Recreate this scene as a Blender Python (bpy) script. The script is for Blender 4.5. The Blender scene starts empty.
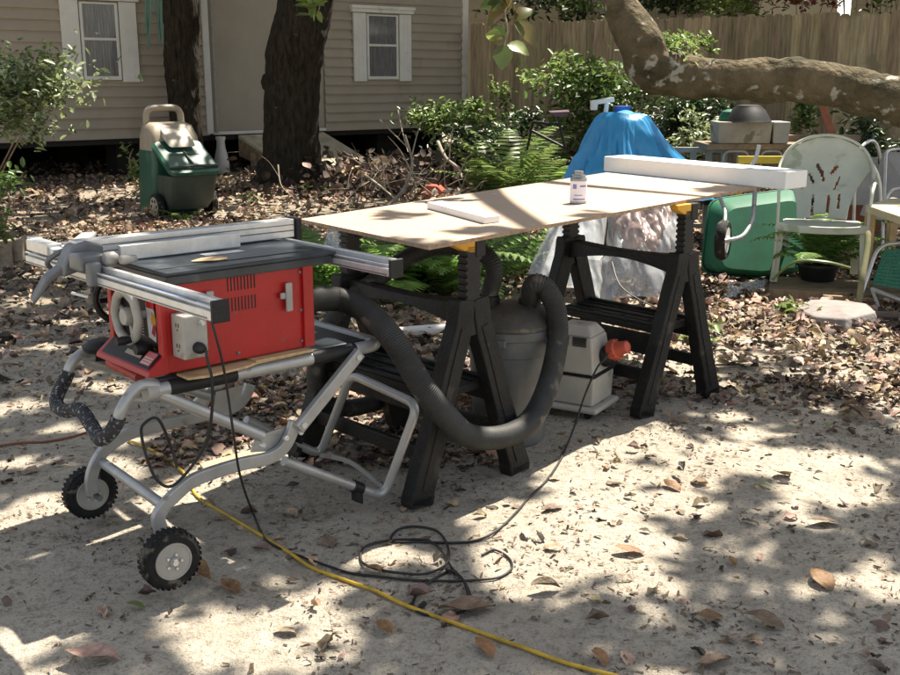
import bpy, bmesh, math, random
import numpy as np
from mathutils import Vector, Matrix, noise
R = math.radians
rnd = random.Random(7)
scene = bpy.context.scene
COL = scene.collection

# ------------------------------------------------------------------ camera geometry (900x675 reference frame)
FPX, HY, CH = 1080.0, 77.0, 1.45
PITCH = math.atan((337.5 - HY) / FPX)
CP, SP = math.cos(PITCH), math.sin(PITCH)
def ray(x, y):
    u = (x - 450) / FPX; v = (337.5 - y) / FPX
    return Vector((u, CP + v * SP, -SP + v * CP))
def az(x, y, z=0.0):
    d = ray(x, y); t = (z - CH) / d.z
    return Vector((d.x * t, d.y * t, z))
def ay(x, y, Y):
    d = ray(x, y); t = Y / d.y
    return Vector((d.x * t, Y, CH + d.z * t))
# saw / horse axes
U = Vector((.74, .6726, 0)).normalized(); N = Vector((-U.y, U.x, 0)); O = Vector((-.79, 2.88, 0))
Z = Vector((0, 0, 1)); X = Vector((1, 0, 0)); Y = Vector((0, 1, 0))
def L(a, b, z): return O + U * a + N * b + Z * z
def onb(x, y, b):
    d = ray(x, y); C = Vector((0, 0, CH)); t = (b - N.dot(C - O)) / N.dot(d)
    return C + d * t
SUN = Vector((.31, .38, .87)).normalized()

# ------------------------------------------------------------------ materials
def mat(name, col, rough=.6, metal=0, spec=.5, var=.15, vscale=6, bump=0, bscale=40, col2=None, island=0, bdist=.01,
        transl=0, alpha=1, coat=0, streak=None, spots=None, detail=6):
    m = bpy.data.materials.new(name); m.use_nodes = True
    nt = m.node_tree; n = nt.nodes; lk = nt.links
    b = n['Principled BSDF']; b.inputs['Roughness'].default_value = rough; b.inputs['Metallic'].default_value = metal
    b.inputs['Specular IOR Level'].default_value = spec
    if coat: b.inputs['Coat Weight'].default_value = coat
    tc = n.new('ShaderNodeTexCoord'); vec = tc.outputs['Object']
    if streak:
        mp = n.new('ShaderNodeMapping'); mp.inputs['Scale'].default_value = streak; lk.new(vec, mp.inputs['Vector']); vec = mp.outputs['Vector']
    nz = n.new('ShaderNodeTexNoise'); nz.inputs['Scale'].default_value = vscale; nz.inputs['Detail'].default_value = detail
    nz.inputs['Roughness'].default_value = .65
    lk.new(vec, nz.inputs['Vector'])
    c = (*col, 1)
    c2 = (*(col2 if col2 else [x * (1 - var * 1.6) for x in col]), 1)
    mx = n.new('ShaderNodeMix'); mx.data_type = 'RGBA'
    mx.inputs['A'].default_value = c2
    mx.inputs['B'].default_value = c if col2 else (*[min(1, x * (1 + var)) for x in col], 1)
    mr = n.new('ShaderNodeMapRange'); mr.inputs['From Min'].default_value = .3; mr.inputs['From Max'].default_value = .7
    lk.new(nz.outputs['Fac'], mr.inputs['Value']); lk.new(mr.outputs['Result'], mx.inputs['Factor'])
    out = mx.outputs['Result']
    if island:
        g = n.new('ShaderNodeNewGeometry'); hs = n.new('ShaderNodeHueSaturation')
        m1 = n.new('ShaderNodeMapRange'); m1.inputs['To Min'].default_value = 1 - island; m1.inputs['To Max'].default_value = 1 + island
        lk.new(g.outputs['Random Per Island'], m1.inputs['Value']); lk.new(m1.outputs['Result'], hs.inputs['Value'])
        wn = n.new('ShaderNodeTexWhiteNoise'); wn.noise_dimensions = '1D'; lk.new(g.outputs['Random Per Island'], wn.inputs['W'])
        m2 = n.new('ShaderNodeMapRange'); m2.inputs['To Min'].default_value = .5 - .05 * island; m2.inputs['To Max'].default_value = .5 + .05 * island
        lk.new(wn.outputs['Value'], m2.inputs['Value']); lk.new(m2.outputs['Result'], hs.inputs['Hue'])
        m3 = n.new('ShaderNodeMapRange'); m3.inputs['To Min'].default_value = 1 - .5 * island; m3.inputs['To Max'].default_value = 1.0
        lk.new(wn.outputs['Color'], m3.inputs['Value']); lk.new(m3.outputs['Result'], hs.inputs['Saturation'])
        lk.new(out, hs.inputs['Color']); out = hs.outputs['Color']
    if spots:   # (scale, threshold, colour)
        v = n.new('ShaderNodeTexNoise'); v.inputs['Scale'].default_value = spots[0]; v.inputs['Detail'].default_value = 4
        lk.new(tc.outputs['Object'], v.inputs['Vector'])
        mm = n.new('ShaderNodeMapRange'); mm.inputs['From Min'].default_value = spots[1]; mm.inputs['From Max'].default_value = spots[1] + .06
        lk.new(v.outputs['Fac'], mm.inputs['Value'])
        m4 = n.new('ShaderNodeMix'); m4.data_type = 'RGBA'; m4.inputs['B'].default_value = (*spots[2], 1)
        lk.new(out, m4.inputs['A']); lk.new(mm.outputs['Result'], m4.inputs['Factor']); out = m4.outputs['Result']
    lk.new(out, b.inputs['Base Color'])
    if bump:
        bn = n.new('ShaderNodeTexNoise'); bn.inputs['Scale'].default_value = bscale; bn.inputs['Detail'].default_value = 6
        lk.new(vec, bn.inputs['Vector'])
        bp = n.new('ShaderNodeBump'); bp.inputs['Strength'].default_value = bump; bp.inputs['Distance'].default_value = bdist
        lk.new(bn.outputs['Fac'], bp.inputs['Height']); lk.new(bp.outputs['Normal'], b.inputs['Normal'])
    sh = b.outputs['BSDF']; o = n['Material Output']
    if transl:
        t = n.new('ShaderNodeBsdfTranslucent'); lk.new(out, t.inputs['Color'])
        ms = n.new('ShaderNodeMixShader'); ms.inputs[0].default_value = transl
        lk.new(sh, ms.inputs[1]); lk.new(t.outputs[0], ms.inputs[2]); sh = ms.outputs[0]
    if alpha < 1:
        t = n.new('ShaderNodeBsdfTransparent'); ms = n.new('ShaderNodeMixShader'); ms.inputs[0].default_value = alpha
        lk.new(t.outputs[0], ms.inputs[1]); lk.new(sh, ms.inputs[2]); sh = ms.outputs[0]
    lk.new(sh, o.inputs['Surface'])
    return m

M = {}
M['red'] = mat('red paint', (.36, .006, .006), .42, var=.1, vscale=9, bump=.08, bscale=120, spots=(14, .68, (.22, .05, .04)))
M['black'] = mat('black plastic', (.010, .010, .011), .5, spec=.35, var=.3, vscale=12, bump=.15, bscale=150)
M['horse'] = mat('dusty black plastic', (.011, .011, .010), .55, spec=.3, var=.4, vscale=8, bump=.4, bscale=90, spots=(9, .64, (.04, .036, .03)))
M['rubber'] = mat('rubber', (.012, .012, .012), .8, spec=.3, var=.4, vscale=20, bump=.3, bscale=90, spots=(22, .56, (.10, .085, .065)))
M['grip'] = mat('foam grip', (.03, .03, .032), .85, var=.3, vscale=40, bump=.6, bscale=150, spots=(90, .57, (.28, .29, .31)))
M['alu'] = mat('aluminium', (.62, .62, .61), .36, metal=.55, var=.08, vscale=30, bump=.04, bscale=200, streak=(1, 1, 1))
M['tube'] = mat('silver painted tube', (.38, .38, .37), .36, metal=.4, var=.12, vscale=10, bump=.06, bscale=150, spots=(16, .64, (.24, .22, .19)))
M['castgrey'] = mat('grey casting', (.16, .165, .17), .5, metal=.3, var=.2, vscale=14, bump=.1)
M['dustytop'] = mat('saw table coat', (.035, .045, .055), .30, metal=.3, var=.35, vscale=5, bump=.05, bscale=60, spots=(6, .60, (.09, .095, .10)))
M['ltgrey'] = mat('grey plastic', (.33, .32, .29), .5, var=.12, vscale=9, bump=.06, spots=(11, .63, (.24, .22, .18)))
M['boxgrey'] = mat('warm grey plastic', (.30, .29, .27), .5, var=.12)
M['ply'] = mat('plywood face', (.45, .335, .24), .65, var=.2, vscale=3, bump=.12, bscale=14, col2=(.38, .28, .20), streak=(1.0, 12, 1), spots=(9, .66, (.60, .50, .39)))
M['plyedge'] = mat('plywood edge', (.36, .24, .15), .8, var=.3, vscale=50, bump=.2)
M['wood'] = mat('pale wood', (.52, .36, .19), .7, var=.2, vscale=4, streak=(2, 14, 2), bump=.1)
M['wooddark'] = mat('weathered wood', (.22, .16, .10), .85, var=.35, vscale=4, streak=(2, 12, 2), bump=.3)
M['ramp'] = mat('ramp boards', (.42, .37, .27), .85, var=.25, vscale=5, bump=.2)
M['white'] = mat('white paint', (.72, .73, .71), .5, var=.05, vscale=6, bump=.05, spots=(5, .68, (.58, .57, .52)))
M['wtrim'] = mat('white trim', (.66, .66, .62), .6, var=.07, vscale=3, spots=(4, .64, (.52, .51, .45)))
M['yellow'] = mat('yellow plastic', (.72, .36, .02), .5, var=.15)
M['orange'] = mat('orange plastic', (.48, .085, .045), .5, var=.15)
M['rust'] = mat('orange painted steel', (.30, .10, .045), .6, var=.3)
M['hose'] = mat('grey ribbed hose', (.034, .034, .031), .6, spec=.35, var=.35, vscale=7, bump=.1, spots=(9, .60, (.12, .105, .085)))
M['barrel'] = mat('grey barrel plastic', (.13, .135, .13), .45, var=.3, vscale=5, bump=.1, bscale=30, spots=(6, .58, (.17, .16, .14)))
M['lid'] = mat('dusty lid', (.075, .068, .055), .6, var=.4, vscale=7, spots=(7, .60, (.19, .15, .10)))
M['vac'] = mat('beige plastic', (.42, .395, .34), .5, var=.1, vscale=5, spots=(8, .64, (.28, .25, .20)), bump=.06)
M['siding'] = mat('taupe vinyl siding', (.345, .30, .235), .65, var=.06, vscale=2.0, bump=.05, spots=(1.6, .62, (.305, .262, .205)))
M['panel'] = mat('beige panel', (.34, .305, .25), .7, var=.06, vscale=2)
M['siding2'] = mat('yellow beige siding', (.50, .44, .31), .7, var=.06, vscale=2)
M['roof'] = mat('shingles', (.10, .095, .09), .9, var=.3, vscale=9)
M['glass'] = mat('dark window glass', (.03, .033, .036), .06, spec=.8, var=.2)
M['curtain'] = mat('lace curtain', (.55, .54, .55), .9, var=.35, vscale=5, streak=(9, 9, .7))
M['fence'] = mat('weathered fence boards', (.34, .27, .165), .9, spec=.2, var=.3, vscale=3, streak=(8, 8, .7), bump=.3, bscale=10, island=.3, spots=(2.2, .62, (.22, .20, .12)))
M['bark'] = mat('oak bark', (.034, .027, .018), .95, spec=.2, var=.5, vscale=5, streak=(5, 5, 1.2), bump=1, bscale=6, bdist=.05, spots=(11, .70, (.09, .09, .07)))
M['limb'] = mat('lichen bark', (.17, .13, .08), .95, spec=.2, var=.5, vscale=3.2, bump=1, bscale=14, bdist=.05, col2=(.03, .03, .015), spots=(9.5, .60, (.29, .28, .24)))
M['stick'] = mat('dead stick', (.30, .25, .19), .9, var=.3, vscale=12, bump=.3)
M['leafg'] = mat('green leaves', (.10, .18, .03), .45, var=.4, vscale=2, island=.45, transl=.35)
M['leafl'] = mat('light green leaves', (.19, .28, .06), .4, var=.35, vscale=3, island=.4, transl=.4)
M['leafd'] = mat('dark green leaves', (.03, .065, .015), .4, var=.4, vscale=3, island=.45, transl=.25)
M['leafcan'] = mat('canopy leaves', (.04, .08, .015), .5, var=.3, vscale=2, island=.3, transl=.12)
M['redleaf'] = mat('reddish leaves', (.22, .05, .04), .5, var=.3, island=.4, transl=.3)
M['variegated'] = mat('variegated leaves', (.20, .27, .09), .4, var=.4, vscale=14, island=.5, transl=.3, spots=(30, .55, (.42, .44, .30)))
M['fern'] = mat('fern fronds', (.17, .32, .05), .5, var=.3, vscale=4, island=.35, transl=.5)
M['litter'] = mat('dead leaves', (.33, .205, .115), .75, var=.45, vscale=22, island=.72, transl=.08)
M['litterd'] = mat('dark dead leaves', (.085, .055, .034), .85, var=.45, vscale=3, island=.7)
M['litterr'] = mat('rust brown leaf', (.27, .135, .05), .6, var=.45, vscale=28, bump=.5, bscale=90, island=.15, transl=.1)
M['brownleaf'] = mat('dull brown leaf', (.19, .125, .07), .7, var=.45, vscale=28, bump=.5, bscale=90, island=.25, transl=.08)
M['tote'] = mat('green poly', (.022, .10, .065), .35, var=.15, vscale=4, spots=(5, .64, (.05, .13, .10)))
M['totegreydark'] = mat('dark green grey poly', (.05, .065, .05), .55, var=.2)
M['totebeige'] = mat('taupe poly', (.36, .30, .22), .5, var=.12)
M['tarp'] = mat('blue tarp', (.05, .36, .70), .34, var=.12, vscale=4, bump=.35, bscale=9, transl=.2)
M['bluebox'] = mat('blue print', (.02, .08, .36), .5)
M['barrow'] = mat('green tray', (.02, .14, .075), .6, spec=.3, var=.2, vscale=3, transl=.1)
M['chair'] = mat('white green resin', (.47, .50, .42), .45, var=.12, vscale=3, spots=(7, .60, (.30, .34, .24)), bump=.05)
M['plastic'] = mat('clear sheeting', (.46, .48, .49), .16, spec=1, var=.25, vscale=5, alpha=.5)
M['plastic2'] = mat('clear sheeting over pink', (.42, .31, .28), .35, spec=.6, var=.4, vscale=5, alpha=.7)
M['mesh'] = mat('grey sling mesh', (.36, .36, .35), .5, var=.15, alpha=.8)
M['web'] = mat('green webbing', (.01, .16, .09), .6, var=.3, vscale=60)
M['cord'] = mat('black cord', (.010, .010, .010), .55, var=.2)
M['ycord'] = mat('yellow cord', (.52, .33, .03), .6, var=.25, vscale=15)
M['rcord'] = mat('faded orange cord', (.26, .09, .05), .7, var=.2)
M['concrete'] = mat('pinkish concrete', (.24, .21, .195), .9, var=.2, vscale=6, bump=.5, bscale=40)
M['metalcan'] = mat('tin', (.30, .30, .30), .35, metal=.8)
M['label'] = mat('paper label', (.72, .71, .76), .55, var=.04)
M['labelb'] = mat('label print', (.22, .20, .42), .6)
M['pink'] = mat('pink print', (.60, .14, .16), .5)
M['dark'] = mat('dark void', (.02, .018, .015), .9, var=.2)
M['pipe'] = mat('white pipe', (.68, .68, .66), .4, var=.05)
M['seat'] = mat('plum seat', (.10, .05, .07), .4, var=.2)
M['trough'] = mat('grey planter', (.30, .27, .22), .7, var=.2, vscale=5, spots=(6, .6, (.15, .13, .09)))

# ------------------------------------------------------------------ mesh builder
def frame_of(t):
    t = t.normalized(); up = Z if abs(t.z) < .95 else X
    a = t.cross(up).normalized(); return a, a.cross(t).normalized()
def spline(pts, k=8, closed=False):
    P = [Vector(p) for p in pts]; n = len(P); out = []
    segs = n if closed else n - 1
    for i in range(segs):
        g = lambda j: P[j % n] if closed else P[max(0, min(n - 1, j))]
        p0, p1, p2, p3 = g(i - 1), g(i), g(i + 1), g(i + 2)
        for q in range(k):
            t = q / k
            out.append(.5 * ((2 * p1) + (p2 - p0) * t + (2 * p0 - 5 * p1 + 4 * p2 - p3) * t * t + (3 * p1 - p0 - 3 * p2 + p3) * t ** 3))
    if not closed: out.append(P[-1])
    return out
def rounded(pts, r, k=5):
    """polyline with filleted corners"""
    P = [Vector(p) for p in pts]; out = [P[0]]
    for i in range(1, len(P) - 1):
        a = (P[i - 1] - P[i]); b = (P[i + 1] - P[i]); rr = min(r, a.length * .45, b.length * .45)
        s = P[i] + a.normalized() * rr; e = P[i] + b.normalized() * rr
        for q in range(k + 1):
            t = q / k; out.append((1 - t) ** 2 * s + 2 * t * (1 - t) * P[i] + t * t * e)
    out.append(P[-1]); return out
class MB:
    def __init__(s): s.v = []; s.f = []
    def add(s, vs, fs):
        b = len(s.v); s.v += [tuple(v) for v in vs]; s.f += [tuple(b + i for i in f) for f in fs]; return s
    def box(s, c, sz, ax=X, ayy=Y, azz=Z):
        c = Vector(c); h = [x / 2 for x in sz]
        vs = [c + ax * (i * h[0]) + ayy * (j * h[1]) + azz * (k * h[2]) for i in (-1, 1) for j in (-1, 1) for k in (-1, 1)]
        return s.add(vs, [(0, 1, 3, 2), (4, 6, 7, 5), (0, 4, 5, 1), (2, 3, 7, 6), (0, 2, 6, 4), (1, 5, 7, 3)])
    def lb(s, a0, a1, b0, b1, z0, z1):     # box in saw axes
        return s.box(L((a0 + a1) / 2, (b0 + b1) / 2, (z0 + z1) / 2), (a1 - a0, b1 - b0, z1 - z0), U, N, Z)
    def bb(s, x0, x1, y0, y1, z0, z1):
        return s.box(((x0 + x1) / 2, (y0 + y1) / 2, (z0 + z1) / 2), (x1 - x0, y1 - y0, z1 - z0))
    def beam(s, p, q, w, h, side=None):     # rectangular bar p->q, w along side, h along other
        p, q = Vector(p), Vector(q); t = (q - p)
        a = (side - t * (side.dot(t) / t.length_squared)).normalized() if side is not None else frame_of(t)[0]
        b = t.cross(a).normalized()
        return s.box((p + q) / 2, (t.length, w, h), t.normalized(), a, b)
    def hexa(s, v8):   # 4 bottom ccw, 4 top ccw
        return s.add(v8, [(3, 2, 1, 0), (4, 5, 6, 7), (0, 1, 5, 4), (1, 2, 6, 5), (2, 3, 7, 6), (3, 0, 4, 7)])
    def tube(s, pts, r, n=10, cap=True, closed=False, flat=None):
        P = [Vector(p) for p in pts]; m = len(P); vs = []; fs = []
        rr = r if isinstance(r, (list, tuple)) else [r] * m
        T = []
        for i in range(m):
            a = P[(i - 1) % m] if (closed or i) else P[i]; b = P[(i + 1) % m] if (closed or i < m - 1) else P[i]
            T.append((b - a).normalized())
        a, b = frame_of(T[0])
        if flat is not None: a = (flat - T[0] * flat.dot(T[0])).normalized(); b = T[0].cross(a)
        for i in range(m):
            a = (a - T[i] * a.dot(T[i])).normalized(); b = T[i].cross(a)
            for k in range(n):
                an = 2 * math.pi * k / n
                vs.append(P[i] + (a * math.cos(an) + b * math.sin(an)) * rr[i])
        for i in range(m if closed else m - 1):
            j = (i + 1) % m
            for k in range(n):
                l = (k + 1) % n; fs.append((i * n + k, i * n + l, j * n + l, j * n + k))
        if cap and not closed: fs += [tuple(range(n))[::-1], tuple((m - 1) * n + k for k in range(n))]
        return s.add(vs, fs)
    def strap(s, pts, w, h, side):       # rectangular section swept along pts: w along `side`
        P = [Vector(p) for p in pts]; m = len(P); vs = []; fs = []
        for i in range(m):
            t = (P[min(i + 1, m - 1)] - P[max(i - 1, 0)]).normalized()
            a = (side - t * side.dot(t)).normalized(); b = t.cross(a)
            ww = w[i] if isinstance(w, (list, tuple)) else w
            hh = h[i] if isinstance(h, (list, tuple)) else h
            vs += [P[i] + a * (ww / 2 * x) + b * (hh / 2 * y) for x, y in ((-1, -1), (1, -1), (1, 1), (-1, 1))]
        for i in range(m - 1):
            for k in range(4):
                l = (k + 1) % 4; fs.append((i * 4 + k, i * 4 + l, i * 4 + 4 + l, i * 4 + 4 + k))
        fs += [(3, 2, 1, 0), tuple((m - 1) * 4 + k for k in range(4))]
        return s.add(vs, fs)
    def lathe(s, c, prof, n=24, axis=Z, sx=1, cap=True):
        c = Vector(c); a, b = frame_of(axis); ax = axis.normalized(); vs = []; fs = []
        for (r, h) in prof:
            for k in range(n):
                an = 2 * math.pi * k / n; vs.append(c + ax * h + (a * math.cos(an) * sx + b * math.sin(an)) * r)
        for i in range(len(prof) - 1):
            for k in range(n):
                l = (k + 1) % n; fs.append((i * n + k, i * n + l, (i + 1) * n + l, (i + 1) * n + k))
        if cap: fs += [tuple(range(n))[::-1], tuple((len(prof) - 1) * n + k for k in range(n))]
        return s.add(vs, fs)
    def ring(s, c, R0, r, axis, n=28, k=8):
        a, b = frame_of(axis); c = Vector(c)
        return s.tube([c + (a * math.cos(2 * math.pi * i / n) + b * math.sin(2 * math.pi * i / n)) * R0 for i in range(n)], r, k, closed=True)
    def prism(s, outline, d):             # outline list of world points, extruded by vector d
        o = [Vector(p) for p in outline]; m = len(o)
        fs = [tuple(range(m))[::-1], tuple(range(m, 2 * m))] + [(i, (i + 1) % m, m + (i + 1) % m, m + i) for i in range(m)]
        return s.add(o + [p + d for p in o], fs)
    def quad(s, *p): return s.add(p, [tuple(range(len(p)))])
def wloc(o):
    v = Vector((0, 0, 0))
    while o: v += o.location; o = o.parent
    return v
def link(name, me, m, parent=None, smooth=None, bevel=0, seg=2, loc=None):
    o = bpy.data.objects.new(name, me); COL.objects.link(o)
    if m is not None: me.materials.append(m)
    if parent is not None: o.parent = parent
    off = wloc(parent) if parent is not None else (Vector(loc) if loc is not None else Vector((0, 0, 0)))
    if parent is None and loc is not None: o.location = loc
    if off.length > 0: me.transform(Matrix.Translation(-off))
    if smooth is not None:
        me.polygons.foreach_set('use_smooth', [True] * len(me.polygons)); me.set_sharp_from_angle(angle=R(smooth))
    if bevel:
        b = o.modifiers.new('Bevel', 'BEVEL'); b.width = bevel; b.segments = seg; b.limit_method = 'ANGLE'; b.angle_limit = R(35)
        b.harden_normals = False
    me.update()
    return o
def tag(o, label=None, cat=None, group=None, kind=None):
    if label: o['label'] = label
    if cat: o['category'] = cat
    if group: o['group'] = group
    if kind: o['kind'] = kind
    return o
def build(mb, name, m, parent=None, smooth=None, bevel=0, seg=2, loc=None, fixn=True):
    me = bpy.data.meshes.new(name); me.from_pydata(mb.v, [], mb.f)
    if fixn:
        bm = bmesh.new(); bm.from_mesh(me); bmesh.ops.recalc_face_normals(bm, faces=bm.faces); bm.to_mesh(me); bm.free()
    return link(name, me, m, parent, smooth, bevel, seg, loc)
def thing(name, label, cat, loc, group=None):
    o = bpy.data.objects.new(name, None); COL.objects.link(o); o.location = loc; o.empty_display_size = .1
    return tag(o, label, cat, group)
def solo(mb, name, m, label, cat, loc, group=None, **k):
    return tag(build(mb, name, m, None, loc=loc, **k), label, cat, group)
def copy_tree(o, parent=None):
    c = o.copy(); COL.objects.link(c); c.parent = parent
    for ch in [x for x in bpy.data.objects if x.parent == o]: copy_tree(ch, c)
    return c

# ------------------------------------------------------------------ numpy leaves
rs = np.random.RandomState(11)
LEAF = (np.array([[0, 0, 0], [.42, .3, .10], [.36, .72, .08], [0, 1, -.06], [-.36, .72, .08], [-.42, .3, .10]], float),
        [(0, 1, 2, 3), (3, 4, 5, 0)])
def curl_leaf(curl, cup, wob=0.0):
    st = [0, .12, .3, .55, .8, 1]; w = [.03, .28, .46, .48, .28, .02]; v = []; f = []
    for i, (t, ww) in enumerate(zip(st, w)):
        z = curl * math.sin(t * math.pi) + (.12 * t * t if curl > 0 else 0)
        for sgn in (-1, 0, 1):
            v.append((sgn * ww + wob * math.sin(t * 7 + sgn), t, z + (cup * abs(sgn) * ww * 2) + (wob * math.cos(t * 9 + sgn * 2))))
    for i in range(5):
        for k in range(2):
            a = i * 3 + k; f.append((a, a + 1, a + 4, a + 3))
    return np.array(v, float), f
TW = [curl_leaf(.10, .10), curl_leaf(-.08, .18, .02), curl_leaf(.2, -.1, .03), curl_leaf(.02, .35, .02)]
def rotm(yaw, pitch, roll):
    cy, sy, cp, sp, cr, sr = np.cos(yaw), np.sin(yaw), np.cos(pitch), np.sin(pitch), np.cos(roll), np.sin(roll)
    m = np.zeros((len(yaw), 3, 3))
    m[:, 0, 0] = cy * cr - sy * sp * sr; m[:, 0, 1] = -sy * cp; m[:, 0, 2] = cy * sr + sy * sp * cr
    m[:, 1, 0] = sy * cr + cy * sp * sr; m[:, 1, 1] = cy * cp; m[:, 1, 2] = sy * sr - cy * sp * cr
    m[:, 2, 0] = -cp * sr; m[:, 2, 1] = sp; m[:, 2, 2] = cp * cr
    return m
def np_mesh(name, V, F):
    """V (n,3); F list of (faces array (m,k))"""
    me = bpy.data.meshes.new(name); me.vertices.add(len(V)); me.vertices.foreach_set('co', V.astype(np.float32).ravel())
    nl = sum(f.size for f in F); npoly = sum(len(f) for f in F)
    me.loops.add(nl); me.loops.foreach_set('vertex_index', np.concatenate([f.ravel() for f in F]).astype(np.int32))
    st = []; o = 0
    for f in F:
        st.append(o + np.arange(len(f)) * f.shape[1]); o += f.size
    me.polygons.add(npoly); me.polygons.foreach_set('loop_start', np.concatenate(st).astype(np.int32))
    me.update(calc_edges=True); me.validate()
    return me
def scatter(name, P, S, W, yaw, pitch, roll, tmpl=LEAF, jit=0):
    tv, tf = tmpl; n = len(P)
    T = tv[None] * np.stack([W, S, S], 1)[:, None, :]
    if jit: T = T + rs.normal(0, jit, T.shape) * np.array([1, .6, 1.2]) * S[:, None, None]
    V = np.einsum('nij,nkj->nki', rotm(yaw, pitch, roll), T) + P[:, None, :]
    k = len(tv); F = np.array(tf)[None] + (np.arange(n) * k)[:, None, None]
    return np_mesh(name, V.reshape(-1, 3), [F.reshape(-1, len(tf[0]))])
def blob_points(c, rad, n, shell=.5, clumps=0, cr=.25):
    """uneven crown: points in an ellipsoid gathered round random clump centres"""
    c = np.array(c); rad = np.array(rad)
    k = clumps or max(4, n // 60)
    d = rs.normal(size=(k, 3)); d /= np.linalg.norm(d, axis=1)[:, None]
    cc = d * (rs.uniform(shell, 1, k) ** .7)[:, None]
    idx = rs.randint(0, k, n); sz = rs.uniform(.5, 1.3, k)[idx]
    p = cc[idx] + rs.normal(size=(n, 3)) * (cr * sz)[:, None]
    return c + p * rad
def foliage(name, c, rad, n, size, m, parent=None, shell=.4, clumps=0, cr=.22, loc=None, zmin=.02, up=.5, aspect=.5):
    p = blob_points(c, rad, n, shell, clumps, cr); p = p[p[:, 2] > zmin]; n = len(p)
    s = size * rs.uniform(.6, 1.3, n)
    me = scatter(name, p, s, s * aspect, rs.uniform(0, 6.28, n), rs.normal(.1, up, n), rs.normal(0, up, n))
    return link(name, me, m, parent, loc=loc)
def fern_mesh(base, nf, length, droop=.7, lift=1.0, wid=.16, pin=18, seed=0, spread=(0, 6.283)):
    r = random.Random(seed); mb = MB()
    for q in range(nf):
        yaw = r.uniform(*spread); ln = length * r.uniform(.65, 1.1); el = r.uniform(.5, 1.25) * lift
        d = Vector((math.cos(yaw), math.sin(yaw), 0)); p = Vector(base) + d * r.uniform(0, .05) + Vector((r.uniform(-.04, .04), r.uniform(-.04, .04), 0))
        side0 = d.cross(Z); seg = ln / pin; ang = el
        for i in range(pin + 1):
            t = i / pin
            dirv = d * math.cos(ang) + Z * math.sin(ang)
            w = wid * ln / .5 * math.sin(math.pi * min(1, (t * .92 + .10))) ** .8 * (1 - .25 * t)
            nrm = side0.cross(dirv)
            for sg in (-1, 1):
                s = side0 * sg
                tip = p + s * w * .5 + dirv * w * .22 - nrm * 0 + Z * (-.12 * w)
                b0 = p - dirv * seg * .30; b1 = p + dirv * seg * .36
                mid = (p + tip) / 2 + Z * .01
                mb.add([b0, b1, mid + dirv * seg * .38, tip, mid - dirv * seg * .30], [(0, 1, 2, 3, 4)])
            p = p + dirv * seg; ang -= (droop + .9 * el) / pin * (.4 + 1.2 * t)
    return mb
# ------------------------------------------------------------------ world, sun, camera
w = bpy.data.worlds.new('World'); scene.world = w; w.use_nodes = True
nt = w.node_tree; bg = nt.nodes['Background']; sky = nt.nodes.new('ShaderNodeTexSky'); sky.sky_type = 'NISHITA'; sky.sun_disc = False
sky.sun_elevation = math.asin(SUN.z); sky.sun_rotation = math.atan2(SUN.x, SUN.y); sky.air_density = 1; sky.dust_density = 1.5
hs_ = nt.nodes.new('ShaderNodeHueSaturation'); hs_.inputs['Saturation'].default_value = .62; nt.links.new(sky.outputs[0], hs_.inputs['Color']); nt.links.new(hs_.outputs[0], bg.inputs[0]); bg.inputs[1].default_value = .095
sl = bpy.data.lights.new('sun', 'SUN'); sl.energy = 5; sl.angle = R(.55); sl.color = (1, .96, .90)
so = bpy.data.objects.new('sun', sl); COL.objects.link(so); so.rotation_euler = SUN.to_track_quat('Z', 'Y').to_euler(); so.location = (4, 6, 14)
cam = bpy.data.cameras.new('camera'); co = bpy.data.objects.new('camera', cam); COL.objects.link(co); scene.camera = co
cam.sensor_width = 36; cam.lens = FPX / 900 * 36; cam.clip_end = 2000; cam.clip_start = .05
co.location = (0, 0, CH); co.rotation_euler = (R(90) - PITCH, 0, 0)
vs_ = scene.view_settings; scene.display_settings.display_device = 'sRGB'
vs_.view_transform = 'Standard'; vs_.look = 'None'; vs_.gamma = 1; vs_.exposure = 1.42; vs_.use_white_balance = True; vs_.white_balance_temperature = 7050; vs_.white_balance_tint = 10; vs_.use_curve_mapping = False
scene.cycles.max_bounces = 8; scene.cycles.transparent_max_bounces = 12; scene.cycles.use_denoising = True
scene.cycles.sample_clamp_indirect = 6

# ------------------------------------------------------------------ ground
def gz(x, y):
    d = math.hypot(x, y)
    if d > 26: return 0.0
    a = min(1, (26 - d) / 6)
    return a * (.022 * noise.noise((x * .9, y * .9, 0)) + .014 * noise.noise((x * 3.1, y * 3.1, 4)) + .009 * noise.noise((x * 9, y * 9, 9)) * (1 if y < 8 else 0)) - .008
def axis_steps(lo, hi, fine0, fine1, step, far):
    a = list(np.arange(fine0, fine1, step)); g = step; x = fine1
    while x < hi: a.append(x); g *= 1.22; x += g
    a.append(hi); g = step; x = fine0 - step
    while x > lo: a.insert(0, x); g *= 1.22; x -= g
    a.insert(0, lo); return a
gx = axis_steps(-400, 400, -3.2, 4.2, .045, 1); gy = axis_steps(-300, 600, .8, 7.5, .045, 1)
gv = np.array([(x, y, gz(x, y)) for y in gy for x in gx]); nx = len(gx)
ii = (np.arange(len(gy) - 1)[:, None] * nx + np.arange(nx - 1)[None]).ravel()
me = np_mesh('ground', gv, [np.stack([ii, ii + 1, ii + nx + 1, ii + nx], 1)])
me.polygons.foreach_set('use_smooth', [True] * len(me.polygons))
gm = bpy.data.materials.new('sandy ground'); gm.use_nodes = True; n = gm.node_tree.nodes; lk = gm.node_tree.links
b = n['Principled BSDF']; b.inputs['Roughness'].default_value = .95; b.inputs['Specular IOR Level'].default_value = .2
tc = n.new('ShaderNodeTexCoord')
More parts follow.
